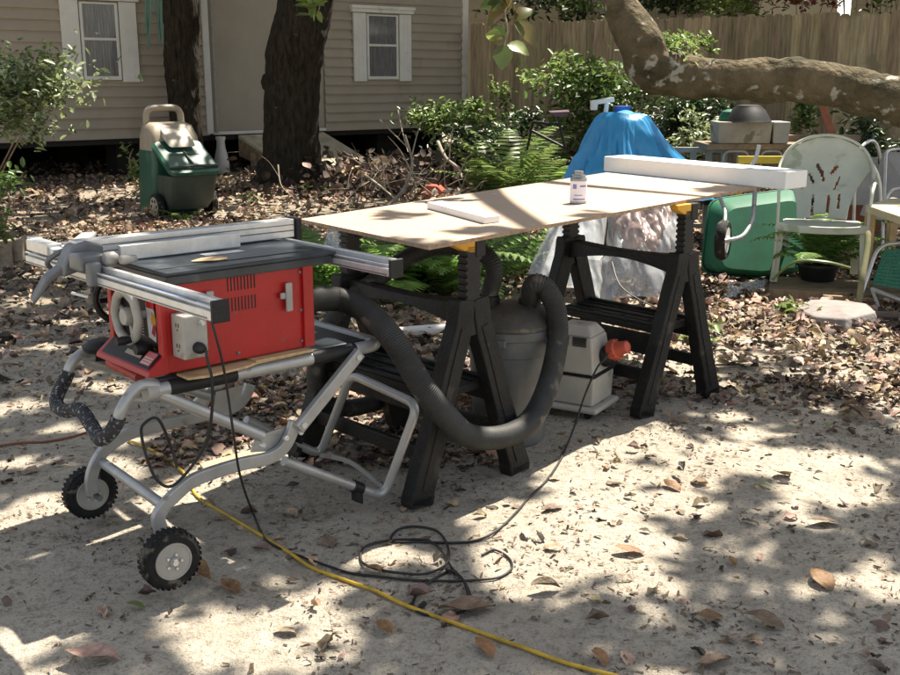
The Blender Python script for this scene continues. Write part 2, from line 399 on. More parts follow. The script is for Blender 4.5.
def nz(scale, detail=8, rough=.65, vec=None):
    t = n.new('ShaderNodeTexNoise'); t.inputs['Scale'].default_value = scale; t.inputs['Detail'].default_value = detail; t.inputs['Roughness'].default_value = rough
    lk.new(vec or tc.outputs['Object'], t.inputs['Vector']); return t.outputs['Fac']
def mr(src, a, b_, c=0, d=1):
    t = n.new('ShaderNodeMapRange'); t.inputs['From Min'].default_value = a; t.inputs['From Max'].default_value = b_
    t.inputs['To Min'].default_value = c; t.inputs['To Max'].default_value = d; lk.new(src, t.inputs['Value']); return t.outputs['Result']
def mixc(f, A, B):
    t = n.new('ShaderNodeMix'); t.data_type = 'RGBA'; lk.new(f, t.inputs['Factor'])
    for k, q in (('A', A), ('B', B)):
        if isinstance(q, tuple): t.inputs[k].default_value = (*q, 1)
        else: lk.new(q, t.inputs[k])
    return t.outputs['Result']
def mth(op, a, b_):
    t = n.new('ShaderNodeMath'); t.operation = op
    for i, q in enumerate((a, b_)):
        if isinstance(q, (int, float)): t.inputs[i].default_value = q
        else: lk.new(q, t.inputs[i])
    return t.outputs[0]
sand = mixc(mr(nz(1.6), .3, .7), (.45, .395, .315), (.58, .52, .42))
sand = mixc(mr(nz(28, 8, .8), .50, .66), sand, (.24, .205, .16))
sand = mixc(mr(nz(90, 4, .8), .53, .68), sand, (.19, .16, .125))
sand = mixc(mth('MULTIPLY', mr(nz(3.3, 6, .7), .52, .70), .6), sand, (.26, .22, .17))
sand = mixc(mth('MULTIPLY', mr(nz(.55, 5, .6), .5, .68), .3), sand, (.30, .26, .205))
humus = mixc(mr(nz(9), .35, .65), (.11, .08, .055), (.27, .215, .15))
sep = n.new('ShaderNodeSeparateXYZ'); lk.new(tc.outputs['Object'], sep.inputs[0])
far = mr(sep.outputs['Y'], 5.2, 8.5)
far = mr(mth('ADD', far, mth('MULTIPLY', nz(.9, 5, .6), 1.1)), .75, 1.25)
dirt = mixc(mth('MULTIPLY', far, .55), sand, humus)
lk.new(dirt, b.inputs['Base Color'])
bp = n.new('ShaderNodeBump'); bp.inputs['Strength'].default_value = 1; bp.inputs['Distance'].default_value = .035
hh = mth('ADD', mth('MULTIPLY', nz(34, 6, .7), .6), mth('MULTIPLY', nz(160, 3, .7), .3))
hh = mth('ADD', hh, mth('MULTIPLY', nz(8, 5, .6), .8))
lk.new(hh, bp.inputs['Height']); lk.new(bp.outputs['Normal'], b.inputs['Normal'])
tag(link('ground', me, gm), kind='structure')

# ------------------------------------------------------------------ litter
def fbm(x, y, s, o=0): return noise.noise((x * s, y * s, o)) + .5 * noise.noise((x * s * 2.1, y * s * 2.1, o + 5))
def dens(x, y):
    front = .012 + .14 * max(0, fbm(x, y, 1.3, 3)) ** 1.7
    d = front
    if y > 4.6: d += min(1, (y - 4.6) / 1.6) * (.45 + .5 * fbm(x, y, .8, 8))
    if x > 1.3 and y > 4.2: d += .35 * min(1, (x - 1.3)) * min(1, (y - 4.2) / .7)
    if x < -.9: d *= .30 if y < 6.3 else .6
    if x > -1.2 and x < .2 and 3.9 < y < 5.2: d += .38
    return max(.006, min(1, d))
def fill(n, region, fn, rad=1):
    out = []
    while len(out) < n:
        y = math.sqrt(rnd.uniform(region[0] ** 2, region[1] ** 2)); x = rnd.uniform(-.50, .50) * (y + 1.2)
        if 2.15 < x < 4.2 and 6.95 < y < 7.8: continue
        if rnd.random() < fn(x, y): out.append((x, y, gz(x, y)))
    return np.array(out)
def litter(name, mt, cnt, reg, smin, smax, fn, tm, lift=.006, tilt=.22):
    P = fill(cnt, reg, fn); P[:, 2] += rs.uniform(.001, lift * 2, len(P)); s = rs.uniform(smin, smax, len(P)) * rs.uniform(.6, 1, len(P))
    return scatter(name, P, s, s * rs.uniform(.38, .85, len(P)), rs.uniform(0, 6.28, len(P)), rs.normal(0, tilt, len(P)), rs.normal(0, tilt, len(P)), tm, jit=.045)
def join_np(name, mt, meshes, label):
    V = []; F = []; o = 0
    for m_ in meshes:
        v = np.empty(len(m_.vertices) * 3, np.float32); m_.vertices.foreach_get('co', v); l = np.empty(len(m_.loops), np.int32); m_.loops.foreach_get('vertex_index', l)
        V.append(v.reshape(-1, 3)); F.append(l.reshape(-1, 4) + o); o += len(m_.vertices); bpy.data.meshes.remove(m_)
    return tag(link(name, np_mesh(name, np.concatenate(V), F), mt), label, 'leaf litter', kind='stuff')
ms = [litter('t', None, 620, (1.6, 5.2), .03, .085, dens, TW[i]) for i in range(4)]
ms += [litter('t', None, 4300, (4.6, 11), .03, .10, dens, TW[i], lift=.03, tilt=.35) for i in range(4)]
ms += [litter('t', None, 5200, (10, 19), .05, .13, dens, TW[i], lift=.04, tilt=.4) for i in range(4)]
join_np('leaf_litter', M['litter'], ms, 'pale tan and brown dead leaves strewn over the whole sandy yard')
ms = [litter('t', None, 700, (1.6, 5.2), .015, .055, dens, TW[i]) for i in range(4)]
ms += [litter('t', None, 1500, (4.6, 10), .03, .10, dens, TW[i], lift=.02, tilt=.3) for i in range(4)]
ms += [litter('t', None, 2400, (9, 19), .05, .13, dens, TW[i], lift=.02, tilt=.3) for i in range(4)]
join_np('dark_leaf_litter', M['litterd'], ms, 'dark rotted leaves and bark bits lying among the paler litter')
def bits(x, y): return max(.08, min(1, .35 + .9 * fbm(x, y, 2.2, 1)))
SLIV = (np.array([[-.5, 0, 0], [.5, .03, .05], [.3, 1, .12], [-.25, .96, 0]], float), [(0, 1, 2, 3)])
P = fill(20000, (1.5, 7), bits); rs.shuffle(P); P[:, 2] += .003; s = rs.uniform(.004, .022, len(P))
k7 = 9000; me2 = scatter('leaf_crumbs', P[:k7], s[:k7] * 1.35, s[:k7] * rs.uniform(.3, .8, k7), rs.uniform(0, 6.28, k7), rs.normal(0, .25, k7), rs.normal(0, .35, k7), SLIV)
tag(link('leaf_crumbs', me2, M['brownleaf']), 'brown leaf crumbs scattered over the sand', 'debris', kind='stuff')
P = P[k7:]; s = s[k7:]
me = scatter('debris', P, s, s * rs.uniform(.12, .5, len(P)), rs.uniform(0, 6.28, len(P)), rs.normal(0, .2, len(P)), rs.normal(0, .3, len(P)), SLIV)
tag(link('debris', me, M['litterd']), 'tiny dark twig and leaf crumbs scattered over the pale sand', 'debris', kind='stuff')

# conspicuous single leaves in the foreground
SL = [(830, 592, .12, 'litterr', 5, 'long curled rust edged leaf on the bright sand near the right edge', 2),
      (784, 630, .11, 'brownleaf', 60, 'dull brown leaf lying flat near the lower right corner', 0),
      (731, 657, .10, 'brownleaf', 110, 'brown leaf right of the lower yellow cord end', 1),
      (493, 656, .09, 'litterr', 30, 'reddish brown leaf just above the yellow cord at the bottom edge', 0),
      (722, 621, .075, 'litterr', 95, 'small orange brown leaf left of the flat brown leaf', 0),
      (495, 608, .16, 'brownleaf', 95, 'large grey brown leaf right of the coiled black cord', 1),
      (645, 555, .10, 'litterr', 80, 'dark red leaf with a raised stem on the large sunlit patch', 2),
      (606, 662, .07, 'litterr', 20, 'small orange leaf at the bottom edge beside the yellow cord', 0),
      (120, 662, .15, 'litter', 85, 'long tan leaf at the bottom left near the bright corner', 1),
      (840, 523, .12, 'brownleaf', 100, 'brown curled leaf on shaded sand right of centre', 2),
      (392, 632, .07, 'litterr', 40, 'narrow orange leaf below the coiled black cord', 0),
      (212, 580, .14, 'litterr', 75, 'orange brown leaf against the front wheel of the saw stand', 3),
      (238, 592, .10, 'litterr', 40, 'second orange leaf just right of the front wheel', 1),
      (52, 339, .13, 'litterr', 90, 'yellow brown oval leaf on the sand left of the saw', 0),
      (680, 491, .09, 'litterr', 30, 'orange leaf on shaded sand between the two sunlit patches', 2),
      (386, 577, .075, 'litterr', 70, 'pale orange leaf lying inside the coiled black cord', 0),
      (562, 507, .09, 'brownleaf', 120, 'brown leaf beside the thin black cord on the sand', 1),
      (736, 565, .05, 'litterr', 10, 'small dark curled leaf beside the round sunlit spot', 2),
      (868, 420, .15, 'brownleaf', 20, 'broad brown leaf on the sand at the right edge', 3),
      (560, 590, .09, 'brownleaf', 100, 'thin brown leaf crossing the large sunlit patch', 3)]
for (x, y, s, mt, yaw, lab, t) in SL:
    p = az(x, y, 0); p.z = gz(p.x, p.y) + .007
    one = lambda v: np.array([float(v)])
    me = scatter('fallen_leaf', np.array([p]), one(s), one(s * .58), one(R(yaw)), one(.05), one(rnd.uniform(-.2, .2)), TW[t], jit=.03)
    o = link('fallen_leaf', me, M[mt], loc=p, smooth=60); tag(o, lab, 'leaf', 'single fallen leaves on the foreground sand')
    sb = o.modifiers.new('s', 'SUBSURF'); sb.levels = sb.render_levels = 1
for (x, y, s, yaw, lab) in [(145, 608, .06, 80, 'small green leaf on shaded sand left of the front wheel'), (772, 488, .05, 60, 'small green leaf on the right half of the sand'),
                            (830, 428, .05, 20, 'small light green leaf on the sand near the right edge'), (760, 487, .035, 120, 'tiny green leaf tip beside the other green leaf')]:
    p = az(x, y, 0); p.z = gz(p.x, p.y) + .008
    me = scatter('green_leaf', np.array([p]), one(s), one(s * .5), one(R(yaw)), one(.1), one(.1), TW[0])
    tag(link('green_leaf', me, M['leafl'], loc=p, smooth=60), lab, 'leaf', 'fresh green leaves on the sand')
# ------------------------------------------------------------------ house (left)
HA = az(210, 134, .6); HE = Vector((.772, .635, 0)).normalized(); HN = Vector((HE.y, -HE.x, 0))
def H(s, o, z): return Vector((HA.x, HA.y, 0)) + HE * s + HN * o + Z * z
def hb(mb, s0, s1, o0, o1, z0, z1):
    return mb.box(H((s0 + s1) / 2, (o0 + o1) / 2, (z0 + z1) / 2), (s1 - s0, o1 - o0, z1 - z0), HE, HN, Z)
def siding_strip(s0, s1, z0, z1, course, off=0.0, fr=H, flip=False):
    mb = MB(); prof = []; z = z0
    while z < z1:
        prof += [(.036, z), (.036, z + course * .12), (.024, z + course * .42), (.010, z + course * .75), (.004, z + course * .985)]
        z += course
    prof.append((.003, z1)); vs = []
    for (o, zz) in prof: vs += [fr(s0, o + off, min(zz, z1)), fr(s1, o + off, min(zz, z1))]
    return mb.add(vs, [(2 * i, 2 * i + 1, 2 * i + 3, 2 * i + 2) for i in range(len(prof) - 1)])
house = thing('mobile_home', 'taupe sided mobile home with white shuttered windows raised over a dark crawl space', 'house', H(0, -2, 0))
mb = MB(); hb(mb, -9, 5.05, -4.4, -.01, .62, 3.3); body = build(mb, 'wall', M['panel'], house)
mb = siding_strip(-9, -.02, .58, 3.25, .148); mb.add(*(lambda q: (q.v, q.f))(siding_strip(2.10, 5.03, .58, 3.25, .148)))
build(mb, 'siding', M['siding'], house)
mb = MB(); hb(mb, -9.3, 5.3, -4.7, .35, 3.3, 3.36); mb.prism([H(-9.3, .35, 3.362), H(-9.3, -4.7, 3.362), H(-9.3, -2.2, 4.2)], HE * 14.6)
build(mb, 'roof', M['roof'], house)
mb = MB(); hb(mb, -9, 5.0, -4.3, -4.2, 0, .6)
hb(mb, 4.93, 4.99, -4.2, -.5, 0, .6)  # dark back and end sheets, added to keep sun out of the crawl space
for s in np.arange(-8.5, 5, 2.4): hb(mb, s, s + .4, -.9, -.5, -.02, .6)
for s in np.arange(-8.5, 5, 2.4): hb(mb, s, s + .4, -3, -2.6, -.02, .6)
build(mb, 'pier_and_backing', M['dark'], house)
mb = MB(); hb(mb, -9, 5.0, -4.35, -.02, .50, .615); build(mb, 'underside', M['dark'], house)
mb = MB(); hb(mb, 5.03, 5.16, -.05, .045, .58, 3.25); build(mb, 'corner_trim', M['wtrim'], house, bevel=.004)
mb = MB(); hb(mb, -.06, .045, -.004, .045, .60, 3.25); hb(mb, .045, 2.1, -.005, .035, .585, .632); build(mb, 'door_trim', M['wtrim'], house, bevel=.004)
mb = MB(); mb.tube([H(.10, .05, 3.2), H(.10, .05, .62)], .022, 10); build(mb, 'downspout', M['ltgrey'], house, smooth=40)
for (s0, s1, zt, zb) in ((-2.19, -1.10, 2.50, 1.38), (2.66, 3.85, 2.50, 1.38)):
    wd = MB(); wsh = .27
    g0, g1 = s0 + wsh + .02, s1 - wsh - .02; zg = zb + .07
    hb(wd, g0 - .02, g1 + .02, .0, .065, zb + .03, zg + .012); hb(wd, g0 - .02, g0 + .022, .0, .064, zg, zt - .05); hb(wd, g1 - .022, g1 + .02, .0, .064, zg, zt - .05)
    hb(wd, g0, g1, .002, .066, (zg + zt) / 2 - .025, (zg + zt) / 2 + .012); hb(wd, g0 - .02, g1 + .02, .0, .065, zt - .06, zt - .035)
    wo = build(wd, 'window', M['wtrim'], house, bevel=.003)
    mb = MB(); hb(mb, g0, g1, .052, .055, zg, zt - .05); build(mb, 'pane', mat('window pane', (.10, .105, .11), .05, spec=1, var=.1, alpha=.35), wo)
    mb = MB(); pts = []
    for i in range(41):
        s = g0 + (g1 - g0) * i / 40; o = .044 + .004 * math.sin(i * 1.9); pts.append((s, o))
    mb.add([H(s, o, z) for (s, o) in pts for z in (zg, zt - .05)], [(2 * i, 2 * i + 2, 2 * i + 3, 2 * i + 1) for i in range(40)])
    build(mb, 'curtain', M['curtain'], wo)
    for a in (s0, s1 - wsh + .02):
        mb = MB(); e = a + wsh - .02; hb(mb, a, e, .037, .072, zb, zt - .02)
        hb(mb, a + .09, a + .096, .071, .074, zb + .02, zt - .04); hb(mb, a + .165, a + .171, .071, .074, zb + .02, zt - .04)
        build(mb, 'shutter', M['wtrim'], house, bevel=.003)
    mb = MB(); hb(mb, s0 - .04, s1 + .04, .015, .10, zt - .01, zt + .05); hb(mb, s0 - .06, s1 + .06, .012, .12, zt + .05, zt + .10); build(mb, 'window_cornice', M['wtrim'], house, bevel=.005)

# downspout end sleeve standing under the trim
c = H(.09, .16, 0); mb = MB(); mb.lathe((c.x, c.y, -.01), [(.10, 0), (.115, .06), (.12, .16), (.095, .30), (.07, .40), (.062, .50), (.078, .56), (.07, .575)], 20)
solo(mb, 'downspout_sleeve', M['wtrim'], 'white bulging drain sleeve standing below the downspout beside the ramp', 'drain sleeve', c, smooth=50)

# ramp
r0, r1 = az(233, 133.5, .56), az(322, 131, .56)
q1, q0 = az(383, 169, .03), az(258, 176, .03)
mb = MB(); r0 = H(.45, .06, .57); r1 = H(2.02, .06, .57)
q1 = az(381, 167, .03); q0 = q1 - (r1 - r0)
mb.hexa([q0 - Z * .03, q1 - Z * .03, r1 - Z * .05, r0 - Z * .05, q0, q1, r1, r0])
rp = solo(mb, 'ramp', M['ramp'], 'pale plywood ramp running from the house door down to the ground behind the big trunk', 'ramp', q0)
mb = MB(); mb.prism([q0 - Z * .03, r0 - Z * .05, Vector((r0.x, r0.y, .25)), q0.lerp(r0, .3) * 1 - Z * .20], (q1 - q0).normalized() * .04)
mb.beam(Vector((r0.x, r0.y, 0)) + (q0 - r0).normalized() * .3, r0 + (q0 - r0).normalized() * .3 - Z * .12, .09, .09); build(mb, 'side_board', M['wooddark'], rp)

# ------------------------------------------------------------------ fence
FA, FB = Vector((.36, 19.75, 0)), Vector((6.6, 15.9, 0)); FD = (FB - FA).normalized(); FNm = Vector((FD.y, -FD.x, 0))
if FNm.y > 0: FNm = -FNm
fence = thing('privacy_fence', 'tall weathered wooden privacy fence of dog eared boards behind the yard', 'fence', FA)
mb = MB(); s = 0; Ltot = (FB - FA).length + 8
while s < Ltot:
    wv = .139 + rnd.uniform(-.002, .002); h = 2.36 + rnd.uniform(-.02, .02); off = rnd.uniform(0, .006); lean = rnd.uniform(-.001, .001)
    f = lambda a, z: FA + FD * (s + a + lean * z) + FNm * off + Z * z
    mb.prism([f(0, 0), f(wv, 0), f(wv, h - .03), f(wv - .028, h), f(.028, h), f(0, h - .03)], FNm * -.016); s += wv + .0008
build(mb, 'picket', M['fence'], fence)
mb = MB()
for z in (.4, 1.25, 2.05): mb.box(FA + FD * Ltot / 2 - FNm * .055 + Z * z, (Ltot, .04, .09), FD, FNm, Z)
for s in np.arange(.1, Ltot, 2.4): mb.box(FA + FD * s - FNm * .13 + Z * 1.1, (.09, .09, 2.2), FD, FNm, Z)
build(mb, 'rail', M['wooddark'], fence)

# neighbour houses beyond the fence
def far_house(name, lab, c, wdt, dep, h, m, cz=2.4):
    t = thing(name, lab, 'house', c); mb = MB(); fr = lambda s, o, z: Vector(c) + FD * s + FNm * o + Z * z
    mb.box(Vector(c) + FD * wdt / 2 - FNm * dep / 2 + Z * h / 2, (wdt, dep - .03, h), FD, FNm, Z); build(mb, 'wall', m, t)
    mb = siding_strip(0, wdt, .2, h, .2, .012, fr); build(mb, 'siding', m, t)
    mb = MB(); mb.prism([fr(-.4, .5, h), fr(-.4, -dep - .4, h), fr(-.4, -dep / 2, h + 1.7)], FD * (wdt + .8)); build(mb, 'roof', M['roof'], t)
far_house('neighbour_house', 'yellow beige clapboard house glimpsed above the fence beside the mobile home', FA - FNm * 3 - FD * 2.0, 6.2, 6, 3.6, M['siding2'])
far_house('neighbour_house', 'pale cream house wall glimpsed above the fence behind the bowed limb', FA - FNm * 9 + FD * 4.5, 20, 6, 5.6, M['siding2'])

# shrubs above and beyond the fence
def shrub(name, lab, cat, base, c, rad, n, size, m, stems=6, group=None, **k):
    t = thing(name, lab, cat, base, group)
    foliage('foliage', c, rad, n, size, m, t, **k)
    mb = MB()
    for i in range(stems):
        e = Vector(c) + Vector((rnd.uniform(-.7, .7) * rad[0], rnd.uniform(-.7, .7) * rad[1], rnd.uniform(-.4, .6) * rad[2]))
        b0 = Vector(base) + Vector((rnd.uniform(-.06, .06), rnd.uniform(-.06, .06), 0)); md = b0.lerp(e, .5) + Vector((rnd.uniform(-.1, .1), 0, .1))
        pts = spline([b0, md, e], 5); mb.tube(pts, [.014 * (1 - .7 * i_ / len(pts)) for i_ in range(len(pts))], 6)
    build(mb, 'stem', M['stick'], t, smooth=60)
    return t
for (x, lab, mt, hz, rz) in ((545, 'dark glossy shrub crown leaning over the fence left of the bowed limb', 'leafd', 2.95, .55), (610, 'green leafy crown above the fence right behind the bowed limb bend', 'leafg', 2.95, .5),
                     (665, 'sparse dark crown above the fence in front of the pale wall', 'leafd', 2.95, .42), (735, 'bright green crown above the middle of the fence', 'leafl', 2.9, .45), (800, 'reddish leaved crown above the fence between green ones', 'redleaf', 2.95, .40),
                     (850, 'light green crown above the fence at upper right', 'leafg', 3.1, .6), (900, 'dark green crown above the fence at the right edge', 'leafd', 3.1, .65), (872, 'tall green crown above the fence, highest at the upper right corner', 'leafg', 3.5, .8), (925, 'dull green crown just past the highest one above the fence', 'leafd', 3.4, .8)):
    # point behind the fence on that bearing
    d = ray(x, 40); t_ = ((FA - FNm * 1.3).dot(FNm)) / (d.x * FNm.x + d.y * FNm.y); p = Vector((d.x * t_, d.y * t_, 0))
    shrub('fence_shrub', lab, 'shrub', p, p + Z * hz, (1.0, .8, rz), 900, .14, M[mt], 5, clumps=22, group='shrubs growing beyond the fence')

# ------------------------------------------------------------------ trees
def rough_tube(name, pts, rad, m, parent, n=26, amp=.06, sc=4, flare=None, loc=None):
    mb = MB(); mb.tube(pts, rad, n); vs = []
    for v in mb.v:
        v = Vector(v); q = noise.noise((v.x * sc, v.y * sc, v.z * sc * .5)) + .5 * noise.noise(v * sc * 2.7)
        k = min(range(len(pts)), key=lambda i: (pts[i] - v).length_squared); d = (v - pts[k])
        vs.append(tuple(v + d * amp * q * 2))
    mb.v = vs; return build(mb, name, m, parent, smooth=180, loc=loc)
oak = thing('oak_tree', 'thick dark oak trunk with flared base standing in front of the house ramp', 'tree', az(290, 188))
b0 = az(290, 186); yy = b0.y
tp = [(290, 193, 45), (291, 180, 37), (292, 160, 31), (292, 135, 29), (292, 110, 28), (292, 85, 28), (294, 60, 29), (299, 35, 29), (304, 10, 28), (310, -30, 27), (322, -110, 25), (330, -220, 23), (322, -340, 20), (330, -450, 14)]
pts = [ay(x, y, yy) for x, y, r in tp]; rad = [r * yy / 1111 for x, y, r in tp]
k = 6; P2 = spline(pts, k); R2 = [rad[min(i // k, len(rad) - 2)] * (1 - (i % k) / k) + rad[min(i // k + 1, len(rad) - 1)] * (i % k) / k for i in range(len(P2))]
trunk = rough_tube('trunk', P2, R2, M['bark'], oak, 40, .07, 3)
for (x, y, r) in ((272, 82, .15), (270, 170, .20), (314, 176, .20), (300, 186, .2)):
    mb = MB(); c = ay(x, y, yy - .08); mb.lathe(c - Z * r, [(r * .3, 0), (r * .85, r * .4), (r, r), (r * .8, r * 1.6), (r * .2, r * 2)], 14); build(mb, 'bark_knot', M['bark'], trunk, smooth=180)
oak2 = thing('oak_tree', 'slimmer knotty tree trunk rising behind the green and taupe wheeled tote', 'tree', az(186, 178))
yy2 = az(186, 178).y
tp = [(188, 184, 26), (187, 165, 22), (186, 140, 18), (185, 115, 16.5), (183, 90, 16), (182, 60, 16), (181, 30, 17), (180, 0, 18), (180, -60, 18), (172, -160, 16), (165, -300, 14)]
pts = [ay(x, y, yy2) for x, y, r in tp]; rad = [r * yy2 / 1111 for x, y, r in tp]
P2 = spline(pts, k); R2 = [rad[min(i // k, len(rad) - 2)] * (1 - (i % k) / k) + rad[min(i // k + 1, len(rad) - 1)] * (i % k) / k for i in range(len(P2))]
t2 = rough_tube('trunk', P2, R2, M['bark'], oak2, 32, .09, 4)
for (x, y, r) in ((193, 98, .11), (192, 12, .08)):
    mb = MB(); c = ay(x, y, yy2 - .04); mb.lathe(c - Z * r, [(r * .3, 0), (r * .85, r * .4), (r, r), (r * .8, r * 1.6), (r * .2, r * 2)], 14); build(mb, 'bark_knot', M['bark'], t2, smooth=180)
# leaning tree whose limb crosses the picture; its foot stands outside the frame on the right
lp = [(572, -150, 8.6, 12), (592, -80, 8.4, 13.5), (610, -20, 8.2, 15), (625, 15, 8.1, 17.5), (641, 45, 8.0, 22), (655, 68, 8.0, 24), (690, 77, 8.0, 20.5), (730, 79, 7.9, 19.5), (770, 80, 7.9, 21), (810, 82, 7.8, 22), (850, 89, 7.8, 22), (885, 98, 7.7, 22), (930, 110, 7.7, 25), (1000, 135, 7.7, 28), (1080, 190, 7.8, 32), (1120, 260, 7.9, 40)]
pts = [ay(x, y, Y_) for x, y, Y_, r in lp]; rad = [r * Y_ / 1111 for x, y, Y_, r in lp]
pts.append(Vector((pts[-1].x + .15, pts[-1].y + .1, -.05))); rad.append(.42)
lt = thing('leaning_tree', 'lichen spotted tree whose thick limb bows low across the upper right and turns up', 'tree', (pts[-1].x, pts[-1].y, 0))
P2 = spline(pts, k); R2 = [rad[min(i // k, len(rad) - 2)] * (1 - (i % k) / k) + rad[min(i // k + 1, len(rad) - 1)] * (i % k) / k for i in range(len(P2))]
rough_tube('trunk', P2, R2, M['limb'], lt, 32, .09, 6)
foliage('sprout', ay(667, 50, 8.05), (.28, .15, .10), 60, .07, M['leafl'], lt, clumps=8)

# ------------------------------------------------------------------ canopy overhead (out of the frame, its gaps shaped to place the dappled sun patches)
def gshadow(P): return (P.x - SUN.x / SUN.z * P.z, P.y - SUN.y / SUN.z * P.z)
LIT = []
def lit(x, y, rx, ry, z=0.0, k=1.0):
    if y - ry < 4 and z == 0: return
    c = az(x, y, z); a = az(x + rx, y, z); b_ = az(x, y + ry, z); g = gshadow(c)
    LIT.append((g[0], g[1], abs(a.x - c.x) * k, max(.03, abs(b_.y - c.y) * k)))
for q in [(10, 650, 48, 50), (22, 527, 55, 10), (40, 505, 22, 9), (62, 498, 18, 5), (230, 665, 60, 9), (300, 655, 30, 8), (318, 628, 26, 8), (255, 555, 20, 4), (300, 598, 34, 9),
          (590, 520, 66, 24), (560, 552, 60, 20), (520, 585, 50, 12), (640, 540, 40, 14), (480, 520, 28, 14), (450, 560, 30, 8), (620, 575, 40, 10), (680, 588, 22, 8), (600, 500, 44, 10), (655, 470, 30, 6),
          (756, 545, 20, 13), (862, 576, 38, 14), (830, 590, 26, 6), (850, 458, 44, 10), (815, 478, 46, 13), (790, 500, 24, 8), (700, 505, 30, 8), (760, 430, 28, 5), (738, 414, 18, 6), (820, 404, 18, 4), (740, 445, 20, 5), (670, 430, 16, 4),
          (690, 480, 18, 7), (640, 610, 26, 5), (605, 645, 14, 4), (700, 668, 20, 5), (25, 620, 20, 16), (330, 590, 28, 6), (395, 545, 18, 5), (280, 655, 22, 6), (870, 500, 22, 6), (560, 480, 20, 6),
          (45, 345, 36, 4), (95, 385, 26, 4), (20, 405, 28, 6), (70, 425, 30, 5), (120, 430, 14, 4), (30, 300, 26, 4), (60, 320, 30, 3), (20, 460, 20, 5), (110, 460, 10, 4),
          (120, 470, 14, 5), (620, 500, 60, 16), (700, 470, 40, 10), (780, 460, 60, 14), (860, 490, 40, 14), (540, 505, 40, 10), (800, 520, 26, 7), (260, 452, 50, 5), (330, 438, 26, 5), (220, 470, 22, 4), (320, 380, 22, 6), (290, 395, 20, 6), (345, 440, 14, 3),
          (60, 195, 44, 5), (110, 178, 34, 3), (30, 215, 34, 4), (250, 197, 42, 5), (300, 207, 40, 4), (225, 215, 26, 4), (280, 178, 20, 2.5), (100, 235, 24, 3), (20, 240, 20, 3), (150, 240, 18, 3),
          (360, 195, 26, 4), (400, 185, 20, 4), (345, 175, 16, 2.5), (430, 200, 20, 3), (470, 150, 14, 3), (410, 160, 16, 3), (380, 175, 18, 3),
          (700, 335, 30, 4), (740, 355, 34, 5), (790, 370, 26, 4), (840, 385, 28, 4), (640, 300, 24, 5), (690, 300, 22, 4), (800, 345, 18, 3), (860, 360, 20, 3), (600, 430, 12, 4), (440, 330, 22, 5), (400, 345, 12, 4)]: lit(*q, k=1.12)
for q in [(330, 212, 26, 3), (370, 206, 28, 3), (420, 197, 30, 3), (460, 191, 34, 3), (520, 184, 40, 3), (580, 180, 36, 3), (640, 182, 34, 4), (700, 180, 30, 3), (400, 230, 26, 3), (340, 222, 20, 2), (450, 222, 28, 3), (510, 212, 34, 3.5),
          (560, 202, 30, 3), (620, 196, 34, 4), (680, 200, 30, 3.5), (470, 240, 22, 2), (540, 220, 26, 2.5), (640, 208, 26, 2), (430, 208, 24, 2), (590, 190, 40, 3), (490, 200, 20, 2.5)]: lit(*q, z=.93, k=2.1)
for q in [(600, 235, 22, 12), (650, 240, 34, 26), (640, 280, 22, 9), (560, 230, 10, 9), (680, 285, 14, 8)]: lit(*q, z=.35)
for q in [(380, 250, 26, 8), (430, 262, 26, 10), (340, 245, 16, 8), (420, 285, 20, 10), (350, 285, 14, 8), (520, 170, 26, 12), (490, 165, 14, 8), (550, 180, 20, 8), (515, 150, 10, 10), (500, 235, 10, 10), (815, 258, 22, 10), (770, 245, 12, 8)]: lit(*q, z=.35)
for q in [(610, 125, 24, 9), (625, 150, 20, 14), (590, 160, 10, 14), (650, 165, 16, 10)]: lit(*q, z=1.0)
for q in [(765, 60, 60, 7), (860, 74, 30, 6), (895, 80, 20, 6), (700, 62, 20, 4), (655, 50, 18, 8)]: lit(*q, z=1.6)
for q in [(30, 80, 40, 9), (65, 95, 25, 10), (20, 110, 20, 9), (60, 125, 12, 6)]: lit(*q, z=1.3)
for q in [(170, 118, 14, 6), (180, 140, 12, 9), (195, 160, 16, 8)]: lit(*q, z=.9)
for q in [(866, 165, 6, 16), (820, 142, 24, 4), (785, 160, 6, 8), (760, 168, 40, 4), (700, 170, 40, 3), (640, 164, 30, 3)]: lit(*q, z=.95)
for q in [(640, 235, 30, 12), (735, 220, 26, 14), (740, 240, 20, 10)]: lit(*q, z=.5)
for q in [(505, 30, 14, 10), (575, 78, 24, 7), (500, 110, 8, 14), (450, 122, 24, 6), (480, 118, 14, 5), (690, 130, 24, 8), (735, 150, 30, 6), (620, 100, 14, 4), (690, 40, 26, 6), (770, 125, 12, 5)]: lit(*q, z=1.2)
for q in [(430, 190, 18, 5), (450, 175, 12, 6), (250, 140, 18, 5), (345, 150, 20, 6), (350, 162, 24, 5)]: lit(*q, z=.3)
for q in [(240, 225, 40, 2), (200, 232, 36, 2), (270, 232, 24, 3), (120, 250, 20, 3), (160, 285, 30, 4), (90, 245, 20, 3), (350, 262, 20, 3)]: lit(*q, z=.93, k=2.1)
LIT = np.array(LIT)
def litmask(gx_, gy_):
    out = np.zeros(len(gx_), bool)
    for (cx, cy, rx, ry) in LIT:
        q = ((gx_ - cx) / (rx + .035)) ** 2 + ((gy_ - cy) / (ry + .045)) ** 2
        out |= q < 1
    return out
